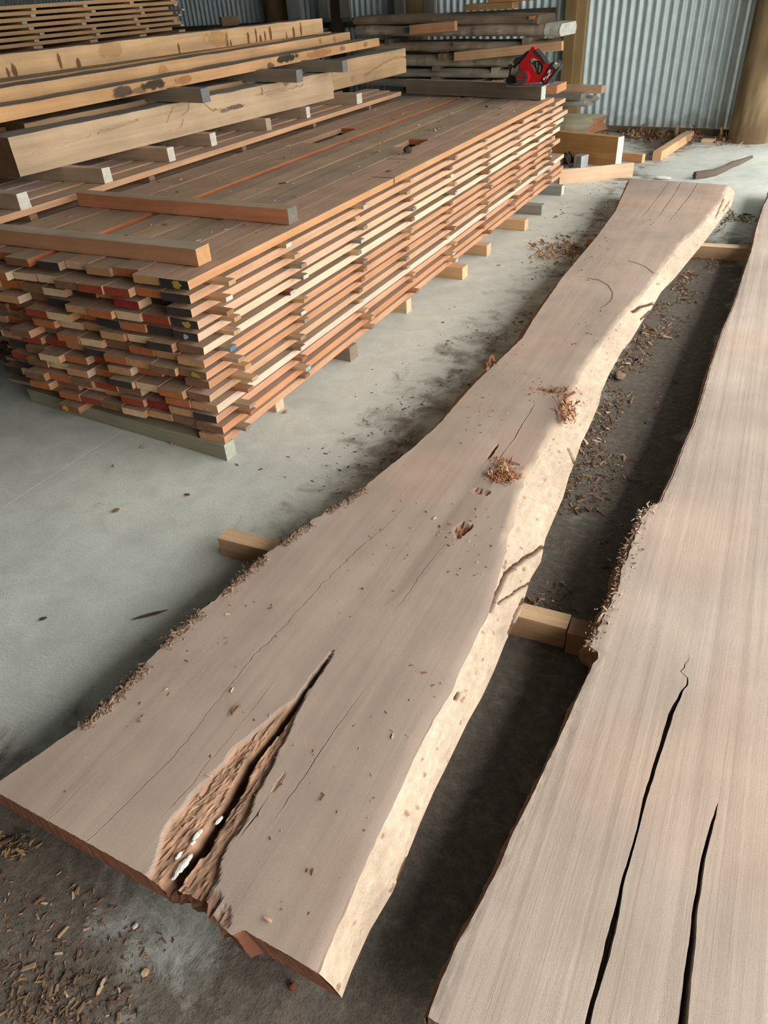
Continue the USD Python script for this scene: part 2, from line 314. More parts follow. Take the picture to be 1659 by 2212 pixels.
top_rise = [0, .001, .003, 0, .0025, .0005, .002, 0, .003, .001]
splits = {0: [(1.925, 3.60), (3.606, 6.60)], 1: [(1.93, 4.05), (4.062, 6.56)], 2: [(1.94, 4.40), (4.66, 6.55)], 7: [(1.97, 4.48), (5.04, 6.62)]}
BCOL = ['dusty brown', 'orange-brown', 'pinkish tan', 'pale']
for k in range(LAYERS):
    z = Z0 + (LAYERS - 1 - k) * PITCHZ; names = ROWS[k].split(); sh = R.uniform(-0.01, 0.004)
    for i in range(10):
        if k == 0: xr, xl = top_edges[i]
        else:
            xr = X_R - i * BW + sh - R.uniform(0.0, 0.003); xl = X_R - (i + 1) * BW + 0.0065 + sh
            if i == 0: xr = X_R + R.uniform(-0.016, 0.006)
        y0 = 1.925 + (R.uniform(-0.01, 0.012) if i == 0 else R.choice([R.uniform(-0.03, 0.015), R.uniform(0.0, 0.06)])); y0 = y0 + (R.uniform(.03, .09) if i > 7 and k > 2 else 0); y0 += (R.uniform(.1, .2) if k == 13 and i > 0 and i != 6 else R.uniform(.06, .14) if k == 12 and i > 6 else 0); y1 = R.uniform(6.62, 7.12) if i else [6.6, 6.98, 6.9, 7.08, 7.0, 6.85, 6.72, 6.9, 6.6, 6.7, 7.05, 7.0, 7.06, 7.1][k]
        en = names[i]; ec = END.get(en, END['brown']); side = SIDES[(k * 3 + i * 5 + R.randrange(3)) % len(SIDES)]
        if i == 0: side = [(204, 152, 108), (206, 162, 128), (216, 170, 136), (216, 176, 146), (228, 196, 164), (230, 204, 176), (204, 152, 116), (212, 158, 124), (200, 148, 108), (206, 166, 130), (226, 200, 176), (212, 158, 126), (206, 146, 106), (208, 158, 122)][k]
        if k == 0: side = (186, 112, 76) if i in (6, 7) else (170, 136, 110) if i else side
        dust = np.array([172, 148, 127]) + R.uniform(-9, 9); dust = dust + np.array([R.uniform(-3, 7), 0, R.uniform(-5, 3)])
        pieces = splits.get(i, [(1.94 + R.uniform(-.01, .03), 6.6 + R.uniform(-.05, .06))]) if k == 0 else [(y0, y1)]
        for q, (ya, yb) in enumerate(pieces):
            if k == 0 and i == 7 and q == 1: xr -= 0.03
            if k == 0 and q == 0 and i in (2, 4, 7): ya += 0.03
            lab = '%s board, %s layer down in the front stack, %s from its right edge' % ({'black': 'dark-ended', 'dark': 'dark-ended', 'pale': 'pale-ended', 'tan': 'tan-ended', 'orange': 'orange-ended', 'red': 'red-brown-ended', 'crimson': 'crimson-ended', 'brown': 'brown-ended', 'yellow': 'yellow-daubed'}[en], ORD[k + 1] if k else 'top', ORD[i + 1])
            if len(pieces) == 2: lab = '%s piece of sawn board, top layer of the front stack, %s from its right edge' % (('nearer', 'farther')[q], ORD[i + 1])
            paint, marks = None, []
            if en in ('black', 'dark') and q == 0: paint = {'near': ec}
            if (k, i) in ((0, 0), (3, 0), (7, 0), (13, 6)):
                marks = [(0.012 if i == 0 else -0.02, TB * 0.45, 0.022, 0.012, (206, 168, 70) if i else (168, 146, 60))]
            if (k, i) == (4, 0): marks = [(0.0, TB * 0.4, 0.012, 0.01, (170, 168, 160))]
            fe = np.array(side) * 0.9
            zz = z + (top_rise[i] if k == 0 else 0)
            timber('sawn_board', lab, 'board', ((xr + xl) / 2, ya, zz), ((xr + xl) / 2, yb, zz), xr - xl, TB, side, dust if k == 0 else dust * 0.94, near=ec, far=fe,
                   group='boards of the front stack', seed=k * 31 + i * 7 + q, segs=7, paint=paint, marks=marks, wob=0.0008 if k == 0 else 0.0013)
STY = [2.06, 2.56, 3.16, 3.73, 4.33, 4.97, 5.64, 6.1, 6.52]
for k in range(LAYERS - 1):
    z = Z0 + (LAYERS - 2 - k) * PITCHZ + TB + 0.0008
    for s, y in enumerate(STY):
        yy = y + R.uniform(-0.045, 0.045); out = R.uniform(0.0, 0.045) + (0.03 if s == 0 else 0)
        colr = R.choice([(190, 150, 112), (168, 140, 112), (150, 132, 112), (196, 160, 124), (140, 112, 88), (158, 116, 84)])
        endc = None
        if s in (0, 1, 2, 4) and R.random() < 0.3: endc = R.choice([(176, 186, 186), (206, 202, 190), (120, 124, 128)])
        if (k, s) == (5, 0): endc = (96, 130, 158)
        if (k, s) == (11, 1): endc = (140, 190, 182)
        if (k, s) in ((4, 1),): colr = (122, 62, 48)
        lab = 'spacer stick under the %s layer of the front stack, %s row from near end' % (ORD[k + 1] if k else 'top', ORD[s + 1])
        timber('spacer_stick', lab, 'spacer stick', (X_R + 0.012 + out, yy, z), (X_R - 1.36, yy + R.uniform(-.02, .02), z), 0.042, PITCHZ - TB - 0.0016, colr, np.array(colr) * 0.92, near=np.array(colr) * 0.98,
               group='spacer sticks of the front stack', seed=k * 17 + s, segs=2, wob=0.0, paint={'near': endc} if endc else None)
bear = [(-1.80, 1.955, 0.06, (150, 142, 122), (176, 184, 164)), (-1.84, 2.39, 0.06, (206, 172, 138), (222, 196, 166)), (-1.78, 3.0, 0.075, (140, 124, 106), (150, 134, 116)), (-1.79, 3.70, 0.062, (206, 176, 140), (226, 204, 170)),
        (-1.695, 4.36, 0.085, (204, 164, 122), (230, 200, 158)), (-1.713, 4.86, 0.08, (200, 164, 126), (222, 190, 152)), (-1.654, 5.53, 0.075, (204, 168, 128), (224, 190, 150)), (-1.66, 5.99, 0.075, (142, 138, 126), (160, 168, 160)), (-1.682, 6.66, 0.08, (140, 142, 134), (206, 208, 200))]
bw_ = ['mossy grey bearer with green-white end under the near end of the front stack'] + ['%s bearer under the front stack, %s from its near end' % (c, ORD[i]) for i, c in ((2, 'pale'), (3, 'greyed split'), (4, 'pale square'), (5, 'yellow thick'), (6, 'tan'), (7, 'knotty tan'), (8, 'grey'), (9, 'grey white-ended'))]
for i, (xr, yc, w, c, e) in enumerate(bear):
    timber('floor_bearer', bw_[i], 'bearer', (xr, yc, 0), (-3.16 + (0.09 if i == 0 else 0), yc + (0.09 if i == 0 else 0.06), 0), w, Z0, c, np.array(c) * .95, near=e, far=c, group='bearers under the front stack', seed=50 + i, segs=3, paint={'near': e} if i in (0, 7, 8) else None)

# cross beams lying on the stack
zt = Z0 + (LAYERS - 1) * PITCHZ + TB + 0.004
def cross(name, label, uvs, z, w, h, **kw):
    a, b = P(*uvs[0], z=z), P(*uvs[1], z=z); d = (b - a) / np.linalg.norm(b - a); n = np.array([-d[1], d[0], 0]); n = n if n[1] > 0 else -n
    b = a + d * kw.pop('length'); return timber(name, label, 'beam', a + n * w / 2, b + n * w / 2, w, h, **kw)
cross('cross_beam', 'orange-brown square beam laid across the near end of the front stack', ((430, 576), (0, 528)), zt, 0.076, 0.064, length=1.42, side=(190, 140, 104), top=(172, 156, 136), near=(208, 158, 112), seed=5, segs=10, mat=BEAMM)
cross('cross_beam', 'reddish beam with grey end laid across the stack behind the nearest beam', ((624, 486), (162, 444)), zt, 0.07, 0.062, length=1.29, side=(200, 136, 100), top=(168, 148, 126), near=(128, 120, 110), seed=6, segs=10, mat=BEAMM, paint={'near': (124, 118, 110)})
cross('cross_beam', 'grey weathered beam across the far end of the stack beneath the red saw', ((1168, 216.5), (865, 201)), zt, 0.06, 0.112, length=1.5, side=(136, 124, 110), top=(150, 142, 130), near=(190, 196, 180), seed=7, segs=10, mat=BEAMM, paint={'near': (196, 204, 190)})
_o = P(1190, 203, z=zt); timber('short_offcut', 'short orange offcut beside the saw on the far end of the front stack', 'offcut', _o, _o + np.array([0.0, 0.3, 0]), 0.1, 0.06, (196, 140, 100), (170, 142, 116), seed=8)

# --- second stack to the left, seen as its top layer, with white-ended bearers on it
ZT2, X2 = 0.803, -3.195
for i in range(8):
    xr = X2 - i * 0.165
    tp = [(172, 146, 124), (178, 154, 136), (186, 166, 154), (180, 160, 146)][i % 4]
    for k in range(1, 6) if i < 2 else ():
        pass
    timber('sawn_board', '%s board of the left stack, %s from its right edge, under the white-ended bearers' % (('tan', 'pinkish', 'greyed', 'pale')[i % 4], ORD[i + 1]), 'board',
           (xr - 0.07, 2.2, ZT2 - 0.03), (xr - 0.07, 6.62 + 0.1 * (i % 3), ZT2 - 0.03), 0.14, 0.03, (216, 170, 132) if i < 3 else (206, 176, 156), tp, near=(150, 116, 92), group='top boards of the left stack', seed=200 + i)
lp = thing('timber_pack', 'left stack below its top boards, in the dark gap beside the front stack', 'timber pack'); rng = np.random.default_rng(8)
for k in range(13):
    for i in range(5):
        c = np.array(SIDES[(k * 2 + i) % 7]); v, f, cc = beam_mesh(4.4, 0.25, 0.03, 3, rng, 0.001, 0.001, lin(*c * .9), lin(150, 130, 110), lin(96, 76, 62), lin(*c * .8), lin(*c * .8))
        obj('board', v + np.array([X2 - 0.13 - i * 0.262, 2.2 + 0.02 * ((k + i) % 3), 0.075 + k * 0.0525]), f, SAWN, lp, col=cc)
    for y in (2.45, 3.3, 4.2, 5.1, 6.0) if k else (2.4, 3.7, 5.0, 6.3):
        v, f = boxv((X2 - 1.3, y, 0.0525 * (k + 1) if k else 0), (X2 - 0.005, y + 0.045, 0.075 + k * 0.0525)); obj('spacer_stick' if k else 'bearer', v, f, SAWN, lp, col=lin(150, 120, 96))
for y in (2.45, 3.3, 4.2, 5.1, 6.0):
    v, f = boxv((X2 - 1.3, y, 0.735), (X2 - 0.005, y + 0.045, 0.77)); obj('spacer_stick', v, f, SAWN, lp, col=lin(150, 120, 96))
wb = [(-3.19, 2.44, 0.062, 'nearest'), (-3.2, 3.0, 0.06, 'second nearest'), (-3.235, 3.56, 0.058, 'third nearest'), (-3.295, 4.04, 0.058, 'fourth nearest'), (-3.255, 4.61, 0.06, 'third farthest'), (-3.27, 5.16, 0.05, 'second farthest'), (-3.22, 5.88, 0.09, 'farthest')]
for i, (x, y, w, q) in enumerate(wb):
    timber('short_bearer', '%s bearer with pale end between the left stack and the big beams' % q, 'bearer', (x, y, ZT2), (x - 1.2, y + 0.02 - 0.03 * (i == 1), ZT2), w, 0.073, (178, 156, 132), (176, 158, 140), near=(226, 220, 206), seed=400 + i, group='white-ended bearers', paint={'near': (228, 222, 208)} if i not in (4,) else {'near': (188, 170, 144)})

# --- the heavy beams
def big_beam(name, label, a, b, w, h, side, top, near, far, cracks=(), stains=(), seed=0, nu=420, nv=26, rough=0.0015):
    """A heavy sawn beam whose right-hand face carries its checks (cut in) and its stains."""
    mtx, L = frame(a, b); rng = np.random.default_rng(seed)
    v, f, c = beam_mesh(L, w, h, 24, rng, 0.003, 0.003, lin(*side), lin(*top), lin(*near), lin(*far), lin(*side))
    t = thing(name, label, 'beam', None, mtx); 
    keep = ~((v[f].mean(1)[:, 0] > w/2 - 0.0045) & (v[f].mean(1)[:, 2] > 0.003) & (v[f].mean(1)[:, 2] < h - 0.003) & (v[f].mean(1)[:, 1] > 0.001) & (v[f].mean(1)[:, 1] < L - 0.001))
    obj('body', v, f[keep], BEAMM, t, col=c)
    us = np.linspace(0, L, nu); vs = np.linspace(0.001, h - 0.001, nv); U, V_ = np.meshgrid(us, vs, indexing='ij')
    p = np.stack([U * 3, V_ * 14, np.zeros_like(U)], -1)
    dx = (meshkit.fbm(p, 4, seed) - 0.5) * rough * 3
    tone = 0.86 + 0.28 * meshkit.fbm(np.stack([U * 1.3, V_ * 9, np.zeros_like(U) + 3], -1), 4, seed + 2)
    C = lin(*side)[None, None] * tone[..., None]
    for pts, wd, dp in cracks:
        ls = LineString(pts); import shapely
        d = shapely.distance(shapely.points(U.ravel(), V_.ravel() + (meshkit.noise(np.stack([U * 40, V_ * 0, U * 0], -1), 5).ravel() - .5) * 0.01), ls).reshape(U.shape)
        k = np.clip(1 - d / wd, 0, 1); dx -= dp * k
    for (u0, v0, ru, rv, colr, amt) in stains:
        e = ((U - u0) / ru) ** 2 + ((V_ - v0) / rv) ** 2 + (meshkit.fbm(np.stack([U * 25, V_ * 30, U * 0], -1), 3, seed + 9) - 0.5) * 1.6
        k = np.clip((1.0 - e) * 3, 0, 1)[..., None] * amt; C = C * (1 - k) + lin(*colr) * k
    G = np.stack([w/2 + dx - 0.0005, U, V_], -1).reshape(-1, 3); F = []
    I = np.arange((nu - 1) * (nv - 1)); i, j = I // (nv - 1), I % (nv - 1); q = i * nv + j
    F = np.vstack([np.stack([q, q + nv, q + nv + 1], 1), np.stack([q, q + nv + 1, q + 1], 1)])
    obj('checked_face', G, F, BEAMM, t, col=C.reshape(-1, 3), smooth=True)
    return t
A0, A1 = np.array([-3.516, 2.718, 0.876]), np.array([-3.289, 5.595, 0.876])
def face_line(a, b, w):                       # centre line of a beam from its right-hand lower edge
    d = (b - a) / np.linalg.norm(b - a); n = np.cross(d, [0, 0, 1.0]); n /= np.linalg.norm(n); return a - n * w / 2, b - n * w / 2
a, b = face_line(A0, A1, 0.2)
crA = [([(0.1, .09), (0.35, .10), (0.5, .115)], .003, .012), ([(0.55, .12), (0.72, .125), (0.86, .14)], .0045, .02), ([(1.16, .17), (1.12, .13), (1.08, .09)], .004, .014), ([(1.3, .172), (1.28, .13), (1.22, .11)], .004, .016),
       ([(1.22, .085), (1.2, .06), (1.14, .045)], .004, .014), ([(1.42, .175), (1.44, .14), (1.5, .105), (1.62, .092)], .0055, .022), ([(1.5, .1), (1.7, .1)], .003, .01), ([(1.95, .135), (2.15, .14), (2.3, .14)], .004, .016), ([(2.05, .12), (2.3, .125), (2.5, .135)], .0045, .02),
       ([(2.1, .11), (2.25, .11)], .004, .012), ([(2.5, .11), (2.6, .112)], .003, .01), ([(2.62, .15), (2.75, .158)], .003, .012), ([(1.1, .04), (1.02, .03)], .003, .01), ([(0.3, .145), (.6, .152)], .002, .008)]
stA = [(1.72, .095, .1, .016, (74, 62, 62), .8), (1.62, .085, .06, .01, (74, 62, 62), .6), (2.3, .165, .04, .02, (96, 80, 62), .6), (2.02, .15, .012, .03, (104, 88, 70), .6)]
big_beam('heavy_beam', 'greyish heavy beam with long checks and a knot, nearest of the big beams', a, b, 0.2, 0.184, (198, 172, 142), (140, 140, 134), (120, 92, 66), (170, 146, 112), crA, stA, 21, nu=900, nv=60)
B0, B1 = np.array([-3.72, 3.0, 0.876]), np.array([-3.507, 7.401, 0.876])
a, b = face_line(B0, B1, 0.24)
big_beam('heavy_beam', 'tan heavy beam with one curved crack, reaching farthest behind the greyish beam', a, b, 0.24, 0.203, (190, 158, 122), (132, 128, 120), (120, 92, 62), (176, 146, 104), [([(3.6, .05), (3.85, .1), (4.1, .135), (4.3, .14), (4.42, .125)], .007, .03)], [(3.4, .05, .05, .03, (150, 126, 92), .5)], 22, nu=700, nv=44)
for i in range(3):
    timber('heavy_beam', 'heavy beam lying left of the tan cracked beam, %s of the hidden row' % ('first', 'second', 'third')[i], 'beam', (-4.0 - 0.26 * i, 2.75, 0.876), (-3.9 - 0.26 * i, 6.6, 0.876), 0.22, 0.185, (176, 148, 110), (134, 134, 128), near=(120, 92, 62), seed=23 + i, mat=BEAMM, group='heavy beams hidden behind')
ZS = 1.095
for i, (u, v, uu, vv, q) in enumerate(((440, 222, 360, 214, 'nearest'), (643, 178, 520, 166, 'middle'), (741, 148, 640, 137, 'farthest'))):
    a = P(u, v, z=1.062) if i < 2 else P(u, v, z=1.085); a[2] = ZS; x, y = a[0], a[1]
    timber('grey_bearer', '%s grey bearer between the heavy beams and the orange beams' % q, 'bearer', (x, y + 0.03, ZS - 0.035), (-4.75, y + 0.1, ZS - 0.0), 0.075, 0.074, (140, 128, 112), (142, 134, 124), near=(126, 126, 126), seed=30 + i, mat=BEAMM, group='grey bearers among the beams', paint={'near': (124, 126, 128)})
ZE = 1.135
e0, e1 = P(0, 266, z=ZE), P(820, 99, z=ZE); de = (e1 - e0) / np.linalg.norm(e1 - e0); e0 = e0 - de * 0.35
a, b = face_line(e0, e1, 0.24); Le = np.linalg.norm(b - a)
def eu(u, v): return float((P(u, v, through=e0, along=de)[:2] - e0[:2]) @ de[:2])
stE = [(eu(262, 194), .03, .09, .034, (52, 48, 48), .85), (eu(330, 170), .038, .11, .03, (40, 38, 40), .92), (eu(300, 185), .02, .08, .02, (70, 56, 48), .6), (eu(395, 160), .03, .1, .026, (150, 96, 58), .7), (eu(620, 125), .045, .17, .03, (38, 36, 38), .95), (eu(585, 140), .012, .06, .02, (66, 58, 54), .8), (eu(690, 115), .03, .2, .03, (160, 100, 56), .6), (eu(740, 108), .035, .05, .02, (110, 74, 46), .6), (eu(790, 95), .03, .04, .02, (120, 80, 48), .6)]
big_beam('orange_beam', 'orange flat beam with black scorch marks, lowest of the upper beams', a, b, 0.24, 0.062, (200, 156, 112), (142, 134, 124), (150, 110, 72), (190, 146, 98), (), stE, 41, nu=500, nv=14)
ZD = 1.135
D0, D1 = P(0, 222, z=1.197), P(757, 86, z=1.197); dd = (D1 - D0) / np.linalg.norm(D1 - D0); D0 = D0 - dd * 0.4; D0[2] = D1[2] = ZD
a, b = face_line(D0, D1, 0.2)
big_beam('orange_beam', 'orange square beam in the middle, behind the scorched flat beam', a, b, 0.2, 0.122, (204, 163, 120), (140, 132, 122), (150, 110, 72), (196, 152, 104), (), [(Ld, .09, .03, .03, (140, 96, 58), .6) for Ld in (np.linalg.norm(b - a) - .3, np.linalg.norm(b - a) - .55)] + [(1.7, .08, .05, .03, (150, 110, 70), .5)], 42, nu=400, nv=20)
timber('orange_beam', 'beam with a pale top ridge between the two upper orange beams', 'beam', (a + b) / 2 - 2.0 * dd + np.array([-.34, 0.0, 0]), b + np.array([-.33, 0.06, 0]), 0.4, 0.128, (190, 146, 100), (146, 138, 124), seed=43, mat=BEAMM)
ZC = 1.264
C0, C1 = P(0, 170, z=ZC), P(699, 72, z=ZC); dc = (C1 - C0) / np.linalg.norm(C1 - C0); C0 = C0 - dc * 0.5
a, b = face_line(C0, C1, 0.26); Lc = np.linalg.norm(b - a)
def cu(u, v): return float((P(u, v, through=C0, along=dc)[:2] - C0[:2]) @ dc[:2])
stC = [(cu(u, v), .02 + .012 * (i % 3), .012 + .006 * (i % 2), .03 + .012 * (i % 3), (112, 66, 38), .9) for i, (u, v) in enumerate(((15, 150), (30, 150), (128, 130), (163, 115), (385, 98), (490, 86), (498, 88), (536, 78), (553, 75), (562, 74), (572, 73), (584, 72), (618, 66), (634, 64), (650, 62)))]
stC += [(cu(240, 120), .07, .1, .05, (170, 126, 78), .5), (cu(470, 85), .06, .14, .06, (172, 126, 76), .6)]
big_beam('orange_beam', 'orange tall beam streaked with brown stains, uppermost of the big beams', a, b, 0.26, 0.112, (208, 171, 130), (138, 130, 120), (150, 110, 72), (200, 158, 112), (), stC, 44, nu=700, nv=24)
_a, _b = P(479, 57, z=ZC + .1135), P(515, 54, z=ZC + .1135); timber('wood_block', 'small brown block on the back edge of the uppermost orange beam', 'block', _a, _b, 0.05, 0.065, (112, 88, 66), (104, 84, 66), seed=45, mat=BEAMM)

# --- high stack at the rear left on a lower pack
X3 = -5.4; rng = np.random.default_rng(9)
lp = thing('timber_pack', 'low pack of sawn timber carrying the rear-left stack, behind the orange beams', 'timber pack')
for k in range(8):
    for i in range(4):
        v, f, c = beam_mesh(3.3, 0.28, 0.145, 2, rng, 0.001, 0.002, lin(170, 140, 104), lin(130, 118, 104), lin(130, 100, 74), lin(150, 116, 84), lin(140, 110, 80))
        obj('timber', v + np.array([X3 - 0.15 - i * 0.3, 3.3, 0.06 + k * 0.15]), f, BEAMM, lp, col=c)
for i, x in enumerate((3.6, 5.0, 6.3)):
    v, f = boxv((X3 - 1.2, x, 0), (X3, x + 0.1, 0.06)); obj('bearer', v, f, BEAMM, lp, col=lin(130, 112, 90))
Z3 = 1.265 + 0.09
ry = [4.02, 5.18 - 0.3, 5.62 - 0.04, 6.36]
for i, (u, v_) in enumerate(((80, 99), (201, 86), (307, 73), (390, 58))):
    y = P(u, v_, x=X3 + 0.02)[1]; ry[i] = y
    timber('rear_bearer', '%s bearer under the stickered stack at the rear left' % ('nearest', 'second', 'third', 'farthest')[i], 'bearer', (X3 + 0.03, y, Z3 - 0.088), (X3 - 1.25, y, Z3 - 0.088), 0.09, 0.085, (170, 132, 104), near=(200, 168, 142), seed=60 + i, group='bearers of the rear-left stack', segs=2)
LZ = 0.0392
for k in range(7):
    z = Z3 + k * LZ
    for i in range(4):
        timber('sawn_board', '%s board, %s layer up in the rear-left stack, %s from its right edge' % (('tan', 'brown')[i % 2], ORD[k + 1], ORD[i + 1]), 'board', (X3 - 0.15 - i * 0.3, 3.35, z), (X3 - 0.15 - i * 0.3, 6.32 + 0.05 * ((k * 3 + i) % 4), z), 0.29, 0.024,
               (196, 158, 116), (140, 118, 96), near=(150, 110, 80), group='boards of the rear-left stack', seed=500 + k * 9 + i, segs=3)
    if k < 6:
        for s, y in enumerate(ry):
            c = (150, 186, 182) if (k, s) == (3, 0) else (206, 178, 150)
            timber('spacer_stick', 'spacer stick above %s layer of the rear-left stack, %s row from its near end' % (ORD[k + 1], ORD[s + 1]), 'spacer stick', (X3 + 0.035, y + 0.07 * math.sin(k * 1.7 + s), z + 0.0245), (X3 - 1.2, y + 0.06, z + 0.0245), 0.045, LZ - 0.025, (170, 140, 112), near=c, group='spacer sticks of the rear-left stack', seed=k, segs=1, wob=0)

# ------------------------------------------------------------------ the live-edge slabs
def interp_curve(pts, y): 
    p = np.array(pts); return np.interp(y, p[:, 1], p[:, 0])
def make_slab(name, label, Lp, Rp, Rbp, zb, zt, y0f, y1f, curves, zfun, cfun, flare, ygrid, colw, mats, endcol, nside=18, edge_fun=None, left_fun=None, ljit=((0, 9), (.003, .003)), rjit=.004, fissures=()):
    """A plank with natural edges. Lp/Rp: the sawn top's edges as (x, y) rows; Rbp: foot of the right edge. curves: checks along the grain,
    each (points, half-width, depth, y range), cut in as grooves. zfun/cfun(x, y): relief and colour of the top."""
    v_ = np.asarray(ygrid); nr = len(v_)
    Lx = interp_curve(Lp, v_); Rx = interp_curve(Rp, v_)
    nz1 = lambda f, k: meshkit.fbm(np.stack([v_ * f, v_ * 0 + k, v_ * 0], -1), 4, k) - .5
    Lx = Lx + nz1(38, 3) * np.interp(v_, *ljit); Rx = Rx + nz1(14, 4) * rjit; wdt = Rx - Lx
    S, W_, D_ = [], [], []
    for pts, hw, dp, (ya, yb) in curves:
        p = np.array(pts); s = (p[:, 0] - np.interp(p[:, 1], v_, Lx)) / np.interp(p[:, 1], v_, wdt)
        o = np.argsort(p[:, 1]); s = np.interp(v_, p[o, 1], s[o]) 
        s = s + (meshkit.noise(np.stack([v_ * 22, v_ * 0 + len(S), v_ * 0], -1), 7) - 0.5) * 0.0012
        act = np.clip((v_ - ya) / 0.05, 0, 1) * np.clip((yb - v_) / 0.09, 0, 1) if ya > v_[0] + .01 else np.clip((yb - v_) / 0.25, 0, 1) ** 0.7
        n = 0.45 + 1.1 * meshkit.noise(np.stack([v_ * 9, v_ * 0 + len(S) * 3.3, v_ * 0], -1), 3)
        S.append(s); W_.append(np.maximum(hw * act * n, 0.00025) / wdt); D_.append(dp * np.minimum(1, act * 2) * (act > 0))
    order = np.argsort([np.mean(s) for s in S]) if S else []
    cols = []; prev = np.zeros(nr); prevhalf = np.zeros(nr)
    def fill(a, b, n):
        for k in range(n): cols.append((a + (b - a) * k / n, None))
    for k in order:
        s = np.maximum(S[k], prev + 0.004); lo, hi = s - W_[k], s + W_[k]
        fill(prev, lo, max(2, int(np.ceil(np.mean((lo - prev) * wdt) / colw))))
        cols.append((lo, None)); cols.append((s - W_[k] * 0.35, D_[k])); cols.append((s + W_[k] * 0.35, D_[k])); prev = hi
    fill(prev, np.ones(nr), max(2, int(np.ceil(np.mean((1 - prev) * wdt) / colw)))); cols.append((np.ones(nr), None))
    SX = np.array([c[0] for c in cols]).T
    X = Lx[:, None] + SX * wdt[:, None]
    base0 = y0f(X[0]); base1 = y1f(SX[0])
    tt = (v_ - v_[0]) / (v_[-1] - v_[0])
    near = np.clip(1 - (v_ - v_[0]) / 0.12, 0, 1)[:, None]; farw = np.clip(1 - (v_[-1] - v_) / 1.0, 0, 1)[:, None]
    Y = v_[:, None] + near * (base0 - v_[0])[None] + farw * (base1 - v_[-1])[None]
    Z = zt + zfun(X, Y)
    dep = np.stack([c[1] if c[1] is not None else np.zeros(nr) for c in cols], 1); Z = Z - dep
    Cc = cfun(X, Y); 
    nc = X.shape[1]
    def grid(nr, nc, flip=False):
        I = np.arange((nr - 1) * (nc - 1)); i, j = I // (nc - 1), I % (nc - 1); q = i * nc + j
        t = np.vstack([np.stack([q, q + 1, q + nc + 1], 1), np.stack([q, q + nc + 1, q + nc], 1)])
        return t[:, ::-1] if flip else t
    t = thing(name, label, 'timber slab')
    top = np.stack([X, Y, Z], -1)
    # underside (coarse columns shared with the top) and ends
    LB = Lx - flare(v_); RB = interp_curve(Rbp, v_)
    XB = LB[:, None] + SX * (RB - LB)[:, None]
    bot = np.stack([XB, Y, np.full_like(XB, zb)], -1)
    V = [top.reshape(-1, 3), bot.reshape(-1, 3)]; F = [grid(nr, nc), grid(nr, nc, True) + nr * nc]; CC = [Cc.reshape(-1, 3), np.tile(lin(120, 92, 72), (nr * nc, 1))]
    off = 2 * nr * nc
    for r, flip in ((0, False), (nr - 1, True)):
        rows = [top[r] * (1 - q) + bot[r] * q for q in np.linspace(0, 1, 14)]
        e = np.stack(rows, 0); 
        if not flip:
            jag = (meshkit.fbm(e * np.array([60, 0, 40]), 3, 4) - 0.5) * 0.003; e[..., 1] += jag
            e = edge_fun(e) if edge_fun else e
        V.append(e.reshape(-1, 3)); F.append(grid(14, nc, not flip) + off); off += 14 * nc
        tone = 0.8 + 0.4 * meshkit.fbm(e.reshape(-1, 3) * np.array([25, 1, 60]), 3, 8); CC.append(lin(*endcol)[None] * tone[:, None])
    obj('body', np.vstack(V), np.vstack(F), mats[0], t, col=np.vstack(CC), smooth=None)
    # the natural edges, right and left, each its own skin
    q = np.linspace(0, 1, nside)
    def side(e_top, e_bot, out, seed, dark, amp, bulge):
        g = e_top[:, None] * (1 - q)[None, :, None] + e_bot[:, None] * q[None, :, None]
        nz = meshkit.fbm(np.stack([g[..., 1] * 14, g[..., 0] * 14, g[..., 2] * 30], -1), 4, seed) - 0.5
        nz2 = meshkit.fbm(np.stack([g[..., 1] * 70, g[..., 0] * 50, g[..., 2] * 120], -1), 3, seed + 5) - 0.5
        env = np.sin(np.pi * q)[None]
        g[..., 0] += out * (bulge * env + amp * nz * (0.25 + env) + amp * 0.45 * nz2 * (0.2 + env)); g[..., 2] += 0.4 * env * amp * nz
        g[:, 0] = e_top; g[:, -1] = e_bot
        return g, nz, nz2
    e_t, e_b = top[:, -1].copy(), bot[:, -1].copy()
    g, nz, nz2 = side(e_t, e_b, 1.0, 31, 0, 0.014, 0.006)
    c = edge_col(g, nz, nz2)
    import shapely
    QQ = np.tile(q, (nr, 1)) * 0.085
    for px, wd, dp in fissures:
        ln = []
        for (u, v) in px:
            best = min(((abs(P(u, v, z=zt - (zt - zb) * qq)[0] - np.interp(P(u, v, z=zt - (zt - zb) * qq)[1], v_, Rx + (RB - Rx) * qq)), qq) for qq in np.linspace(0, 1, 31)))[1]
            ln.append((P(u, v, z=zt - (zt - zb) * best)[1], best * 0.085))
        d = shapely.distance(shapely.points(g[..., 1].ravel() + nz2.ravel() * .012, QQ.ravel() + nz.ravel() * .008), LineString(ln)).reshape(QQ.shape); kk = np.clip(1 - d / wd, 0, 1)
        g[..., 0] -= kk * dp; g[..., 2] -= kk * dp * .5; c = c * (1 - np.clip(kk * 1.5, 0, 1)[..., None]) + lin(92, 62, 46) * np.clip(kk * 1.5, 0, 1)[..., None]
    obj('live_edge', g.reshape(-1, 3), grid(nr, nside), EDGEM, t, col=c.reshape(-1, 3), smooth=True)
    g, nz, nz2 = side(top[:, 0].copy(), bot[:, 0].copy(), -1.0, 57, 0, 0.02, 0.008)
    c = (left_fun or bark_col)(g, nz, nz2)
    obj('bark_edge', g.reshape(-1, 3), grid(nr, nside, True), EDGEM, t, col=c.reshape(-1, 3), smooth=True)
    return t
def edge_col(g, nz, nz2):
    base = lin(210, 188, 165)[None, None] * (1 + 0.4 * nz + 0.4 * nz2)[..., None]
    k = np.clip((meshkit.fbm(g * np.array([60, 40, 60]), 3, 77) - 0.70) * 12, 0, 1)[..., None] * .8
    return base * (1 - k) + lin(150, 112, 84) * k
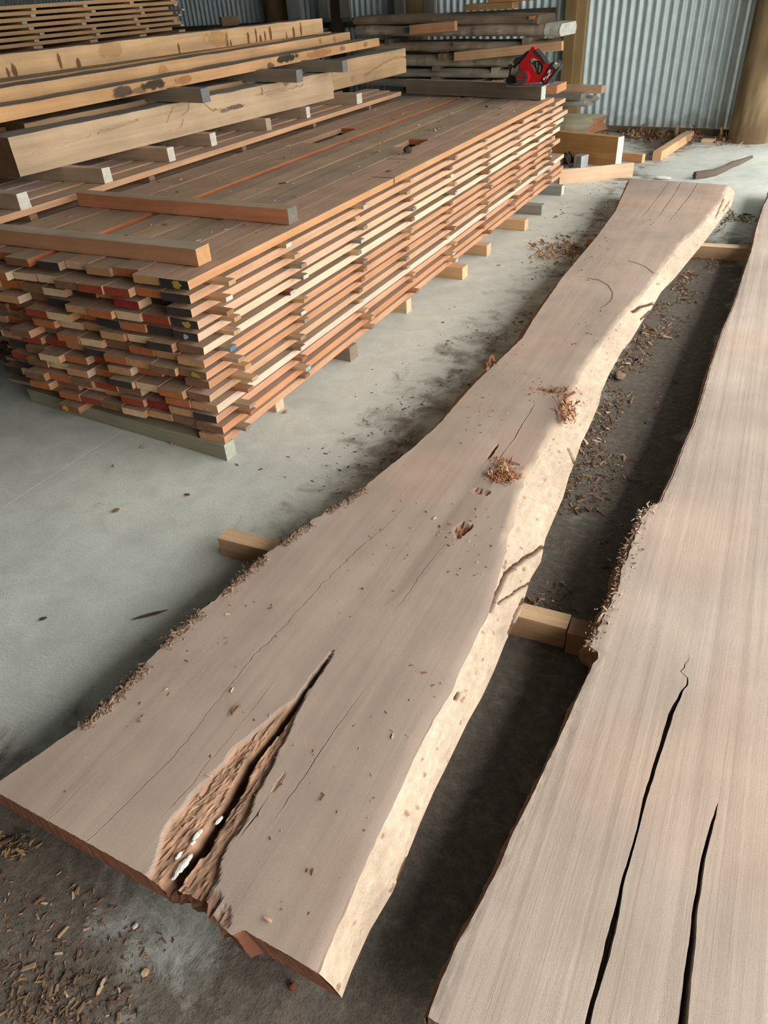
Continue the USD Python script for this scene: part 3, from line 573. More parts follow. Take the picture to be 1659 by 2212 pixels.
def bark_col(g, nz, nz2):
    return lin(146, 112, 88)[None, None] * (1 + 0.8 * nz2 + 0.4 * nz)[..., None]

def rows_of(y0, y1, near=0.0034, far=0.013):
    y, out = y0, []
    while y < y1:
        out.append(y); t = (y - y0) / (6.3); y += near + (far - near) * min(1, t * 1.2)
    return np.array(out + [y1])
# slab 1 -------------------------------------------------
L1 = [(-1.30, .39), (-1.286, .418), (-1.254, .525), (-1.225, .63), (-1.218, .719), (-1.222, .853), (-1.22, .995), (-1.199, 1.117), (-1.189, 1.267), (-1.166, 1.386), (-1.148, 1.497), (-1.107, 1.639), (-1.07, 1.739), (-1.05, 1.892), (-1.013, 2.106), (-.994, 2.304), (-.992, 2.597), (-.984, 2.752), (-.947, 3.203), (-.969, 3.478), (-1.0, 4.111), (-1.001, 4.329), (-1.002, 4.979), (-1.024, 5.644), (-1.128, 6.702)]
R1 = [(-.425, .394), (-.428, .45), (-.434, .523), (-.436, .608), (-.442, .721), (-.445, .786), (-.453, .913), (-.454, .975), (-.445, 1.072), (-.448, 1.154), (-.45, 1.244), (-.455, 1.364), (-.47, 1.487), (-.497, 1.636), (-.535, 1.858), (-.565, 2.029), (-.56, 2.189), (-.57, 2.511), (-.59, 3.029), (-.564, 3.57), (-.52, 3.989), (-.473, 4.945), (-.408, 5.342), (-.377, 5.75), (-.352, 6.15), (-.347, 6.7)]
RB1 = [(-.379, .386), (-.385, .439), (-.387, .516), (-.379, .6), (-.383, .67), (-.389, .757), (-.392, .839), (-.391, .92), (-.391, 1.05), (-.386, 1.135), (-.387, 1.228), (-.393, 1.343), (-.391, 1.464), (-.408, 1.616), (-.402, 1.703), (-.422, 1.821), (-.426, 1.924), (-.431, 2.067), (-.446, 2.196), (-.452, 2.304), (-.464, 2.454), (-.465, 2.57), (-.474, 2.789), (-.491, 2.905), (-.498, 3.099), (-.496, 3.358), (-.482, 3.497), (-.477, 3.745), (-.464, 3.956), (-.46, 4.219), (-.426, 4.475), (-.397, 4.797), (-.366, 5.133), (-.336, 5.505), (-.313, 5.903), (-.285, 6.262), (-.294, 6.7)]
ZT1, ZB1 = 0.145, 0.080
def top1(u, v): return P(u, v, z=ZT1)[:2]
chan = np.array([top1(*q) for q in ((378, 1893), (400, 1862), (430, 1832), (462, 1782), (500, 1720), (542, 1640), (600, 1570), (655, 1490), (722, 1405))])
fibL = np.array([top1(*q) for q in ((318, 1880), (345, 1800), (410, 1710), (470, 1650), (560, 1568), (620, 1520), (722, 1405))])
fibR = np.array([top1(*q) for q in ((470, 1900), (505, 1810), (540, 1745), (575, 1680), (620, 1600), (665, 1510), (722, 1405))])
white = [(top1(*q), r) for q, r in (((392, 1868), .012), ((404, 1850), .008), ((375, 1885), .006), ((425, 1800), .009), ((415, 1815), .007), ((470, 1765), .007), ((384, 1845), .006))]
def ss(a, b, x): t = np.clip((x - a) / (b - a), 0, 1); return t * t * (3 - 2 * t)
blobs = []   # rough hollows: centre, half length along y, half width, depth, colour mix
for (u, v), ry_, rx_, dp, cm in (((998, 1145), .045, .022, .012, .9), ((1085, 1030), .05, .035, .006, .7), ((1065, 975), .05, .006, .012, .8), ((1105, 1000), .012, .03, .008, .6), ((1180, 843), .012, .06, .008, .7), ((1245, 838), .03, .014, .014, .9), ((1225, 888), .07, .035, .006, .7), ((1040, 1062), .018, .035, .006, .5),
                              ((1185, 975), .03, .03, .004, .5), ((1375, 680), .06, .03, .014, .8), ((1285, 790), .05, .02, .004, .4), ((440, 1960), .03, .05, .006, .6), ((600, 1690), .03, .003, .004, .5)):
    c = top1(u, v); blobs.append((c, ry_, rx_, dp, cm))
band = np.array([top1(*q) for q in ((830, 1310), (905, 1230), (1000, 1110), (1075, 1000))]); bandw = np.array([.008, .035, .04, .03])
def pocket(X, Y):
    y = Y; inside = (y < chan[-1, 1]) 
    xc = np.interp(y, chan[:, 1], chan[:, 0]); xl = np.interp(y, fibL[:, 1], fibL[:, 0]); xr = np.interp(y, fibR[:, 1], fibR[:, 0])
    wob = (meshkit.fbm(np.stack([X * 20, Y * 14, X * 0], -1), 3, 12) - .5) * .03
    tl = ss(0, 0.012, X - xl + wob); tr = ss(0, 0.012, xr - X + wob); fib = tl * tr * inside
    cw = np.interp(y, [.39, .5, .62, .75, .95, 1.06], [.02, .017, .016, .011, .0065, .0016])
    ch = np.clip(1 - np.abs(X - xc + wob * .5) / cw, 0, 1) * inside
    return fib, np.minimum(1, ch * 1.8)
def z1(X, Y):
    fib, ch = pocket(X, Y)
    r = meshkit.fbm(np.stack([X * 105, Y * 17, X * 0], -1), 5, 2); r2 = np.abs(2 * meshkit.fbm(np.stack([X * 130, Y * 22, X * 0], -1), 3, 6) - 1)
    r3 = meshkit.fbm(np.stack([X * 260, Y * 60, X * 0], -1), 2, 8)
    z = -fib * (0.001 + 0.009 * r + 0.006 * r2 + 0.006 * r3) - ch * (0.028 + .014 * r)
    z += (meshkit.fbm(np.stack([X * 8, Y * 3, X * 0], -1), 3, 1) - .5) * 0.0012
    for (c, ry_, rx_, dp, cm) in blobs:
        e = ((Y - c[1]) / ry_) ** 2 + ((X - c[0]) / rx_) ** 2
        e = e + (meshkit.fbm(np.stack([X * 55, Y * 40, X * 0], -1), 3, 27) - .5) * 2.4; k = np.clip(1.2 - e, 0, 1); z -= dp * k * (0.2 + 1.6 * meshkit.fbm(np.stack([X * 110, Y * 50, X * 0], -1), 3, 17))
    z += np.clip((X - np.interp(Y, [p[1] for p in R1], [p[0] for p in R1]) + .03) / .03, 0, 1) ** 2 * -0.006
    return z
def c1(X, Y):
    n1 = meshkit.fbm(np.stack([X * 3.2, Y * 1.1, X * 0], -1), 4, 40); n2 = meshkit.fbm(np.stack([X * 40, Y * 2.2, X * 0], -1), 3, 41); n3 = meshkit.fbm(np.stack([X * 2.2, Y * 2.2, X * 0 + 9], -1), 3, 42)
    C = lin(165, 147, 134)[None, None] * (0.86 + 0.28 * n1 + 0.12 * (n2 - .5))[..., None]
    k = np.clip((n3 - 0.5) * 3.2, 0, 1)[..., None] * 0.5; C = C * (1 - k) + lin(184, 150, 130) * k                      # pinker wood showing through the dust
    xb = np.interp(Y, band[:, 1], band[:, 0]); bw = np.interp(Y, band[:, 1], bandw) * (Y > band[0, 1]) * (Y < band[-1, 1])
    k = np.clip((bw - np.abs(X - xb)) / .008, 0, 1)[..., None] * 0.28; C = C * (1 - k) + lin(128, 108, 92) * k          # darker streak along the grain
    fib, ch = pocket(X, Y)
    fr = meshkit.fbm(np.stack([X * 120, Y * 16, X * 0], -1), 4, 5)[..., None]
    fr2 = meshkit.fbm(np.stack([X * 250, Y * 55, X * 0], -1), 2, 9)[..., None]; fc = lin(172, 134, 106) * np.clip(0.1 + 1.1 * fr + .8 * fr2, .15, 1.5); C = C * (1 - fib[..., None] * .85) + fc * fib[..., None] * .85
    C = C * (1 - ch[..., None] * .85) + lin(58, 34, 26) * ch[..., None] * .85
    for (c, ry_, rx_, dp, cm) in blobs:
        k = np.clip(1.2 - ((Y - c[1]) / ry_) ** 2 - ((X - c[0]) / rx_) ** 2 - (meshkit.fbm(np.stack([X * 55, Y * 40, X * 0], -1), 3, 27) - .5) * 2.4, 0, 1)[..., None] * cm; C = C * (1 - k) + lin(150, 104, 78) * k * (0.5 + meshkit.fbm(np.stack([X * 90, Y * 60, X * 0], -1), 3, 19)[..., None])  * 1.0
    rx = np.interp(Y, [p[1] for p in R1], [p[0] for p in R1]); k = np.clip((X - rx + 0.05 * meshkit.fbm(np.stack([X * 30, Y * 12, X * 0], -1), 3, 50)) / .03, 0, 1)[..., None] * .5 * np.clip((Y - 1.3) / .5, 0, 1)[..., None]
    C = C * (1 - k) + lin(222, 200, 172) * k
    bl = [(top1(1288, 790), .02, (92, 98, 100)), (top1(1186, 976), .016, (84, 110, 122)), (top1(1420, 420), .0, (0, 0, 0))]
    for c, r, colr in bl:
        if r: k = np.clip(1.2 - np.hypot(X - c[0], (Y - c[1]) * .6) / r, 0, 1)[..., None] * .7; C = C * (1 - k) + lin(*colr) * k
    far_ = np.clip((Y - 5.6) / 0.6, 0, 1)[..., None] * np.clip((np.interp(Y, [4.8, 6.7], [-.96, -.72]) - X) / .15, 0, 1)[..., None] * .35
    return C * (1 - far_) + lin(120, 112, 104) * far_
def T(*uv): return [tuple(top1(*q)) for q in uv]
cur1 = [(T((102, 1772), (225, 1650)), .0007, .006, (0.3, .62)), (T((190, 1815), (650, 1300), (830, 1140)), .0011, .012, (0.3, 1.75)), (T((420, 1690), (435, 1665), (555, 1520)), .0008, .008, (.5, .95)),
        (T((520, 1805), (555, 1760), (590, 1700)), .0022, .01, (.53, .66)), (T((620, 1730), (720, 1580), (780, 1500)), .0009, .007, (.6, 1.0)), (T((830, 1310), (905, 1245), (980, 1150)), .0008, .006, (1.25, 1.65)),
        (T((1075, 995), (1165, 860)), .002, .01, (2.1, 2.62)), (T((325, 1838), (365, 1775)), .0016, .01, (.45, .58))]
cur1 = cur1[:7]
farc = [(T((1385, 470), (1445, 392)), .0022, .012, (5.45, 6.9)), (T((1432, 455), (1472, 393)), .0022, .012, (5.5, 6.9)), (T((1455, 465), (1507, 396)), .0024, .012, (5.4, 6.9))]
def y0_1(x):
    k = np.clip(1 - np.abs(x + 0.72) / 0.085, 0, 1)
    j = meshkit.fbm(np.stack([x * 60, x * 0, x * 0], -1), 4, 3) - .5
    left = np.interp(x, [-1.31, -.80, -.74, -.70, -.66, -.60, -.585, -.42], [.395, .394, .404, .412, .388, .376, .394, .392])
    return left + j * 0.03 * np.minimum(1, k * 3) + (meshkit.fbm(np.stack([x * 200, x * 0, x * 0], -1), 3, 9) - .5) * .0025
def y1_1(s): return 6.70 - 0.11 * s
def end1(e):
    x = e[..., 0]; d = (ZT1 - e[..., 2]) / (ZT1 - ZB1); k = np.clip(1 - np.abs(x + 0.70) / 0.12, 0, 1)
    e[..., 1] += np.minimum(1, k * 2) * np.minimum(1, d * 4) * (0.05 * meshkit.fbm(e * np.array([70, 0, 90]), 4, 5) - 0.012); return e
fl1 = lambda y: np.interp(y, [.39, 1.0, 1.45, 1.7, 1.85, 2.2, 2.6, 3.1, 3.6, 4.3, 6.7], [.012, .012, .012, .01, .012, .03, .055, .05, .045, .02, .02])
c_sorted = cur1 + farc
slab1 = make_slab('live_edge_slab', 'long live-edge slab with rotten split at its near end, in the middle of the floor', L1, R1, RB1, ZB1, ZT1, y0_1, y1_1, c_sorted, z1, c1, fl1, rows_of(.394, 6.70, .0031), 0.0031, (SLABM, 1), (132, 88, 66), edge_fun=end1, ljit=((.39, .55, .7, 1.65, 1.9, 9), (.002, .004, .016, .018, .005, .004)), rjit=.012, nside=34, fissures=[(((1172, 1180), (1130, 1205), (1092, 1235), (1070, 1285), (1060, 1318)), .006, .016), (((1130, 1292), (1112, 1325), (1098, 1368)), .006, .02), (((1150, 1262), (1110, 1275), (1075, 1300)), .004, .008),
    (((1226, 968), (1240, 1000)), .006, .014), (((1365, 672), (1385, 660), (1410, 655)), .01, .02), (((1382, 690), (1405, 672)), .008, .016), (((988, 1495), (982, 1508)), .006, .012), (((880, 1855), (862, 1900)), .004, .012), (((1560, 425), (1545, 470)), .006, .014), (((1575, 430), (1560, 455)), .005, .012)])
for i, (c, r) in enumerate(white):
    e = trimesh.creation.icosphere(subdivisions=3, radius=1.0); vv = np.array(e.vertices); vv = vv * (1 + .9 * (meshkit.fbm(vv * 2.6 + i * 3, 3, i) - .5))[:, None] * np.array([r * .62, r * 1.5, .0035])
    an = -.12; vv = np.stack([vv[:, 0] * math.cos(an) - vv[:, 1] * math.sin(an), vv[:, 0] * math.sin(an) + vv[:, 1] * math.cos(an), vv[:, 2]], 1) + np.array([c[0], c[1], ZT1 - .006 - .004 * (i % 3)])
    pp = obj('mould_flake', vv, np.array(e.faces), CHIPM, slab1, col=lin(222, 219, 212), smooth=40); tag(pp, 'white mouldy flake in the rotten split')
# slab 2 -------------------------------------------------
L2 = [(-.217, .417), (-.218, .461), (-.215, .532), (-.208, .581), (-.199, .653), (-.193, .708), (-.19, .786), (-.181, .874), (-.176, .927), (-.168, 1.033), (-.161, 1.132), (-.154, 1.247), (-.143, 1.337), (-.17, 1.352), (-.163, 1.426), (-.154, 1.595), (-.158, 1.719), (-.153, 1.913), (-.15, 1.993), (-.121, 2.06), (-.111, 2.161), (-.104, 2.302), (-.098, 2.48), (-.089, 2.627), (-.089, 2.81), (-.09, 3.007), (-.092, 3.193), (-.089, 3.351), (-.088, 3.57), (-.076, 3.837), (-.069, 4.066), (-.066, 4.543), (-.06, 4.869), (-.069, 5.371), (-.066, 5.968), (-.053, 6.247), (-.05, 6.9)]
R2 = [(.86, .4), (.84, 1.5), (.8, 3.0), (.78, 5.0), (.74, 6.9)]; RB2 = [(.9, .4), (.88, 1.5), (.84, 3.0), (.82, 5.0), (.78, 6.9)]
ZT2s, ZB2 = 0.150, 0.080
def top2(u, v): return P(u, v, z=ZT2s)[:2]
def T2(*uv): return [tuple(top2(*q)) for q in uv]
cur2 = [(T2((1270, 2212), (1330, 1980), (1400, 1700), (1450, 1540), (1490, 1420)), .0042, .05, (.3, 1.42)), (T2((1475, 2212), (1490, 2080), (1520, 1850), (1545, 1760)), .0075, .06, (.3, 1.02)), (T2((1545, 1760), (1552, 1725), (1578, 1655)), .0012, .012, (.95, 1.14)),
        (T2((1425, 1080), (1515, 800), (1545, 720), (1590, 600)), .0013, .006, (2.0, 4.4))]
cur2 = [cur2[0], cur2[1], cur2[3]]
def z2(X, Y):
    r = meshkit.fbm(np.stack([X * 55 + Y * 1.5, Y * 0.5, X * 0], -1), 3, 22) - .5
    e = np.clip(1 - (X - np.interp(Y, [p[1] for p in L2], [p[0] for p in L2])) / .05, 0, 1)
    return r * .0016 + (meshkit.fbm(np.stack([X * 6, Y * 2, X * 0], -1), 3, 23) - .5) * .002 - e ** 2 * .004 * meshkit.fbm(np.stack([X * 60, Y * 40, X * 0], -1), 3, 24)
def c2(X, Y):
    n1 = meshkit.fbm(np.stack([X * 2.6, Y * .9, X * 0], -1), 4, 60); n2 = meshkit.fbm(np.stack([X * 48 + Y * 1.5, Y * .5, X * 0], -1), 4, 61); n3 = meshkit.fbm(np.stack([X * 3, Y * 2, X * 0 + 5], -1), 3, 62)
    C = lin(173, 158, 146)[None, None] * (0.9 + 0.2 * n1 + 0.3 * (n2 - .5))[..., None]
    k = np.clip((n3 - .5) * 3, 0, 1)[..., None] * .4; return C * (1 - k) + lin(196, 166, 146) * k
y0_2 = lambda x: np.interp(x, [-.22, .86], [.412, .38]) + (meshkit.fbm(np.stack([x * 90, x * 0, x * 0], -1), 3, 2) - .5) * .003
fl2 = lambda y: np.interp(y, [.4, 1.3, 1.36, 1.7, 2.0, 2.1, 6.9], [.002, .004, .018, .03, .02, .002, .004])
make_slab('live_edge_slab', 'wide pale slab with two open cracks along the right edge of the picture', L2, R2, RB2, ZB2, ZT2s, y0_2, lambda s: 6.9 + 0 * s, cur2, z2, c2, fl2, rows_of(.417, 6.9, .005, .016), 0.006, (SLABG, 1), (150, 112, 84), ljit=((.39, 1.25, 1.35, 2.0, 2.15, 9), (.003, .003, .014, .016, .004, .003)))
# dunnage under both slabs
d0 = np.array([-1.44, 1.442, 0]); 
timber('slab_bearer', 'square tan bearer under the middle slab, its left end showing', 'bearer', d0, (-0.255, 1.485, 0), 0.063, 0.0785, (190, 152, 116), (200, 168, 132), near=(196, 156, 122), seed=70, segs=4)
timber('slab_bearer', 'brown bearer end butted to the tan bearer in the gap between the slabs', 'bearer', (-0.25, 1.475, 0), (0.85, 1.51, 0), 0.07, 0.078, (156, 116, 86), (164, 126, 96), seed=71, segs=4)
timber('slab_bearer', 'far tan bearer under both slabs, showing in the gap between them', 'bearer', (-1.10, 5.17, 0), (0.7, 5.23, 0), 0.085, 0.0785, (178, 146, 112), (202, 172, 138), seed=72, segs=4)
timber('slab_bearer', 'bearer under the near end of the middle slab, hidden in shade', 'bearer', (-1.12, 0.9, 0), (0.8, 0.9, 0), 0.08, 0.0785, (150, 120, 92), seed=73, segs=3) if False else None

# ------------------------------------------------------------------ posts of the shed
def round_pole(name, label, x, y, r0, r1, h, col, seed, n=40, m=60, dark=None):
    a = np.linspace(0, 2 * math.pi, n + 1)[:-1]; zz = np.linspace(0, h, m); A_, Z_ = np.meshgrid(a, zz)
    g = np.stack([np.cos(A_) * 2, np.sin(A_) * 2, Z_ * .6], -1); nz = meshkit.fbm(g * 2.5, 4, seed) - .5
    r = (r0 + (r1 - r0) * Z_ / h) * (1 + .05 * nz)
    v = np.stack([r * np.cos(A_), r * np.sin(A_), Z_], -1)
    st = meshkit.fbm(np.stack([np.cos(A_) * 9, np.sin(A_) * 9, Z_ * 1.2], -1), 4, seed + 1)[..., None]
    c = lin(*col) * (0.6 + .8 * st); k = np.clip((meshkit.fbm(np.stack([np.cos(A_) * 3, np.sin(A_) * 3, Z_ * 2], -1), 3, seed + 2)[..., None] - .48) * 6, 0, 1) * .7
    c = c * (1 - k) + lin(*(dark or (84, 68, 48))) * k
    F = []
    for i in range(m - 1):
        for j in range(n):
            q, q2 = i * n + j, i * n + (j + 1) % n; F += [(q, q2, q2 + n), (q, q2 + n, q + n)]
    # local y runs up the pole so that the grain does
    v = v.reshape(-1, 3)[:, [0, 2, 1]] * np.array([1, 1, -1]); mtx = np.eye(4); mtx[1, :3] = (0, 0, 1); mtx[2, :3] = (0, -1, 0); mtx[3, :3] = (x, y, 0)
    return tag(obj(name, v, np.array(F), BEAMM, col=c.reshape(-1, 3), smooth=True, matrix=mtx), label, 'pole')
pa, pb = P(1563, 304, z=0), P(1657, 312, z=0); pc = (pa + pb) / 2
round_pole('wall_pole', 'thick round timber pole standing at the right of the corrugated wall', pc[0] + 0.03, pc[1] + 0.10, 0.215, 0.185, 4.1, (142, 122, 92), 5, dark=(92, 74, 52))
def upright(name, label, cat, u0, u1, v, off, d, zlo, zhi, col, seed, group=None):
    """A squared timber standing in front of the back wall between two pixel columns (read at row v)."""
    base = wall_pt(0, -off); a, b = P(u0, v, through=base, along=WD), P(u1, v, through=base, along=WD); w = np.linalg.norm((b - a)[:2])
    rng = np.random.default_rng(seed); vv, f, c = beam_mesh(zhi - zlo, w, d, 12, rng, 0.002, 0.003, lin(*col), lin(*col), lin(*col), lin(*col), lin(*col))
    # local y up, local x along the wall, local z towards the room
    mtx = np.eye(4); mtx[0, :2] = WD; mtx[1, :3] = (0, 0, 1); mtx[2, :2] = -WN; q = (a + b) / 2; mtx[3, :3] = (q[0] + WN[0] * d, q[1] + WN[1] * d, zlo)
    mtx[0, :3] = np.append(WD, 0); 
    return tag(obj(name, vv, f, BEAMM, col=c, matrix=mtx), label, cat, group)
upright('wall_post', 'tan timber post against the corrugated wall behind the saw, its broad left half', 'post', 1214, 1238, 120, 0.14, 0.1, 0.0, 4.1, (154, 126, 86), 3)
upright('wall_post', 'narrow tan stud nailed to the right side of the wall post behind the saw', 'post', 1239, 1258, 120, 0.10, 0.07, 0.0, 4.1, (170, 144, 102), 4)
base = wall_pt(0, -0.2); q = P(598, 20, through=base, along=WD)
round_pole('wall_pole', 'dark round pole by the wall above the uppermost orange beam, left of the grey boards', q[0], q[1], 0.19, 0.18, 4.1, (92, 72, 54), 6)
q = P(895, 20, through=base, along=WD)
round_pole('wall_pole', 'olive-brown round pole between two grey boards above the slab stack', q[0], q[1], 0.165, 0.16, 4.1, (132, 112, 76), 7)
q = P(723, 20, through=base, along=WD)
round_pole('wall_pole', 'dark thin pole between two grey boards right of the uppermost orange beam', q[0], q[1], 0.10, 0.1, 4.1, (78, 62, 50), 8)
for i, (u0, u1, c, lb) in enumerate(((622, 650, (140, 146, 146), 'wide grey-blue board beside the dark pole above the uppermost orange beam'), (690, 711, (124, 124, 118), 'grey upright board on the left of the dark thin pole'), (735, 756, (128, 128, 122), 'grey upright board on the right of the dark thin pole'),
                                     (853, 873, (122, 118, 112), 'grey upright board on the left of the olive pole'), (917, 938, (128, 122, 114), 'grey upright board on the right of the olive pole'))):
    zb = P((u0 + u1) / 2, 48, through=wall_pt(0, -0.42), along=WD)[2]
    upright('brace_board', lb, 'board', u0, u1, 40, 0.42, 0.05, zb, 4.1, c, 20 + i)

# ------------------------------------------------------------------ rough slabs stacked by the wall
S0 = np.array([-2.4, 8.75]); SD = np.array([math.cos(math.radians(-7)), math.sin(math.radians(-7))]); SN = np.array([-SD[1], SD[0]])
def s_of(u, v): return float((P(u, v, through=S0, along=SD)[:2] - S0) @ SD)
def z_of(u, v): return float(P(u, v, through=S0, along=SD)[2])
def rough_slab(label, sl, sr, zl, zr, th, depth, col, seed, end=None, off=0.0, name='rough_slab', front=0.03, endcol=None, ragged=0.0):
    n = 46; t = np.linspace(0, 1, n); s = sl + (sr - sl) * t; L = sr - sl
    prof = np.array([[0.05, 0], [0.012, .18], [0, .4], [.008, .62], [.03, .85], [.055, 1.0], [depth * .35, 1.0], [depth * .7, 1.0], [depth - .03, 1.0], [depth, .5], [depth - .03, 0], [depth * .5, 0]])
    wav = (meshkit.fbm(np.stack([s * 2.2, s * 0 + seed, s * 0], -1), 4, seed) - .5) * front * 4; wz = (meshkit.fbm(np.stack([s * 1.5, s * 0 + seed, s * 0], -1), 3, seed + 1) - .5) * .02
    V = np.zeros((n, 12, 3)); C = np.zeros((n, 12, 3))
    for k in range(12):
        isf = k < 6; f2 = (meshkit.fbm(np.stack([s * 14, s * 0 + k * .4, s * 0], -1), 3, seed + 3) - .5)
        yy = prof[k, 0] + (wav if isf else 0) + f2 * (.018 if isf else .004); zz = zl + (zr - zl) * t + wz * (0.2 + prof[k, 1]) + prof[k, 1] * th
        ss_ = s + np.where(t > .97, ragged * (meshkit.noise(np.array([k * 1.7, seed * 3.1, 0.0])) - .5), 0)
        V[:, k, 0] = S0[0] + ss_ * SD[0] + (yy + off) * SN[0]; V[:, k, 1] = S0[1] + ss_ * SD[1] + (yy + off) * SN[1]; V[:, k, 2] = zz
        C[:, k] = lin(*np.minimum(np.array(col) * (1.2 if isf else 1.26), 235))[None] * (0.8 + .4 * meshkit.fbm(np.stack([s * 6, s * 0 + k, s * 0], -1), 3, seed + 7))[:, None]
    F = []
    for i in range(n - 1):
        for k in range(12):
            a, b = i * 12 + k, i * 12 + (k + 1) % 12; F += [(a, a + 12, b + 12), (a, b + 12, b)]
    Vv, Cv = V.reshape(-1, 3), C.reshape(-1, 3); ec = lin(*(endcol or col))
    for r, flip in ((0, True), (n - 1, False)):
        o = len(Vv); Vv = np.vstack([Vv, V[r], V[r].mean(0)[None]]); Cv = np.vstack([Cv, np.tile(ec, (13, 1))])
        for k in range(12): F.append((o + k, o + 12, o + (k + 1) % 12) if flip else (o + k, o + (k + 1) % 12, o + 12))
    mtx = np.eye(4); mtx[0, :2] = -SN; mtx[1, :2] = SD; o = np.array([S0[0] + sl * SD[0], S0[1] + sl * SD[1], min(zl, zr)]); mtx[3, :3] = o
    loc = (Vv - o) @ mtx[:3, :3].T
    if end is None: return tag(obj(name, loc, np.array(F), BEAMM, col=Cv, matrix=mtx), label, 'timber slab')
    tt = thing(name, label, 'timber slab', None, mtx); obj('body', loc, np.array(F), BEAMM, tt, col=Cv)
    # a coat of paint on the end and the last hand's breadth of the edge
    keep = loc[:, 1] > L - end[1]; fi = np.array(F)[:(n - 1) * 24]; fi = fi[keep[fi].all(1)]; nn = vnormals(loc, np.array(F))
    pl = loc + nn * .004; pl[-13:] = loc[-13:] + np.array([0, .005, 0]); obj('painted_end', pl, np.vstack([fi, np.array(F)[-12:]]), BEAMM, tt, col=lin(*end[0])); return tt
GREY = (132, 120, 106)
LV = {}
def level(key, label, vl, vr, ur, th, col=GREY, ul=880, **kw):
    sl = -2.6; sr = s_of(ur, vr); zr = z_of(ur, vr); zl0 = z_of(ul, vl); s0 = s_of(ul, vl); zl = zr + (zl0 - zr) * (sl - sr) / (s0 - sr); LV[key] = (sl, sr, zl, zr, th)
    return rough_slab(label, sl, sr, zl, zr, th, kw.pop('depth', .48), col, kw.pop('seed'), **kw)
level('e', 'dark rough slab on top of the slab stack by the wall', 54, 54, 1160, .085, (118, 102, 86), seed=3, front=.02)
level('d', 'long grey slab with white-painted right end, second from the top of the slab stack', 79, 80, 1206, .105, (138, 126, 112), seed=4, end=((222, 222, 212), .22))
level('c', 'grey slab with a brown rotten right end in the middle of the slab stack', 112, 111, 1172, .085, (132, 118, 100), seed=5, ragged=.12, endcol=(126, 86, 60))
level('b', 'greenish grey slab in the slab stack just left of the red saw', 144, 147, 1135, .115, (140, 132, 114), seed=6, front=.02)
level('a', 'grey slab low in the slab stack, above the grey cross beam', 168, 170, 1130, .09, (130, 122, 110), seed=7, front=.02)
level('z', 'dark wavy slab of the slab stack below the tan heavy beam', 189, 196, 1120, .085, (118, 112, 106), seed=8)
rough_slab('grey slab end sticking out behind the far end of the front stack, upper one', -2.6, s_of(1262, 230), .40, .40, .075, .4, (138, 132, 124), 9, ragged=.1)
rough_slab('brown-ended greenish slab at the foot of the slab stack beyond the front stack', -2.6, s_of(1276, 258), .16, .13, .14, .55, (150, 144, 122), 10, endcol=(150, 104, 76), off=-.03, ragged=.14)
rough_slab('dark slab on the floor at the bottom of the slab stack behind the front stack', -2.6, s_of(1215, 262), .0, .0, .09, .5, (112, 102, 92), 12, off=.02)
timber('plank', 'pale plank end poking out right of the slab stack in front of the wall', 'plank', np.append(S0 + SD * -1.2 + SN * .2, .535), np.append(S0 + SD * s_of(1288, 205) + SN * .2, .515), .12, .07, (196, 160, 128), (190, 166, 140), seed=90)
timber('plank', 'grey board end slanting down right of the far end of the front stack', 'plank', np.append(S0 + SD * -1.2 + SN * .05, .50), np.append(S0 + SD * s_of(1256, 215) + SN * .05, .475), .16, .055, (128, 122, 114), (134, 128, 118), seed=91)
# spacers and loose boards in that stack
def spacer(label, u, v, w, h, col, end=None, length=.5, seed=0):
    s = s_of(u, v); z = z_of(u, v); a = np.append(S0 + SD * s + SN * 0.0, z); b = np.append(S0 + SD * (s - .04) + SN * length, z)
    return timber('slab_spacer', label, 'spacer block', a, b, w, h, col, np.array(col) * .95, near=end or col, seed=seed, segs=2, mat=BEAMM, group='spacers in the slab stack')
for i, (u, v, w, h, c, e, lb) in enumerate(((985, 103, .075, .05, (132, 124, 114), None, 'grey spacer block under the white-ended slab, left of the long pale plank'), (1135, 98, .08, .07, (146, 132, 114), None, 'grey spacer block under the white-ended slab near its right end'), (953, 132, .08, .07, (158, 138, 106), (140, 120, 86), 'tan spacer block left of the long pale plank'),
                                            (940, 153, .08, .05, (130, 118, 104), None, 'grey spacer block under the greenish slab, left'), (1068, 160, .08, .06, (160, 148, 126), (176, 166, 142), 'pale spacer block under the greenish slab, beside the saw'), (940, 175, .1, .045, (136, 112, 90), None, 'brown spacer block above the grey cross beam, left'), (1030, 181, .12, .04, (142, 120, 96), None, 'brown spacer block above the grey cross beam, middle'), (1072, 186, .11, .055, (188, 158, 124), None, 'tan spacer block beside the saw base'),
                                            (878, 72, .06, .055, (118, 112, 106), None, 'grey spacer block beside the orange board in the slab stack'), (836, 98, .06, .06, (104, 94, 84), None, 'dark spacer block above the tan heavy beam'), (1148, 42, .06, .03, (184, 134, 84), None, 'small orange block on top of the slab stack'))):
    spacer(lb, u, v, w, h, c, e, seed=i)
def lean(label, p0, p1, w, h, col, **kw):
    a = P(*p0, through=S0 - SN * .05, along=SD); b = P(*p1, through=S0 - SN * .05, along=SD); return timber('plank', label, 'plank', a, b, w, h, col, seed=kw.get('seed', 1), group=None)
lean('long pale plank slipped into the slab stack above the saw', (984, 132), (1215, 109), .05, .085, (216, 172, 134), seed=95)
lean('short orange board in the slab stack under its top slab', (888, 75), (985, 66), .06, .09, (208, 152, 112), seed=96)
za = LV['e']; 
def ontop(label, u0, u1, v, z, col, seed, w=.16, h=.045):
    a = P(u0, v, through=S0 + SN * .12, along=SD); b = P(u1, v - 2, through=S0 + SN * .12, along=SD); a[2] = b[2] = z; return timber('plank', label, 'plank', a, b, w, h, col, (150, 128, 98), seed=seed)
ztop = max(za[2], za[3]) + .09
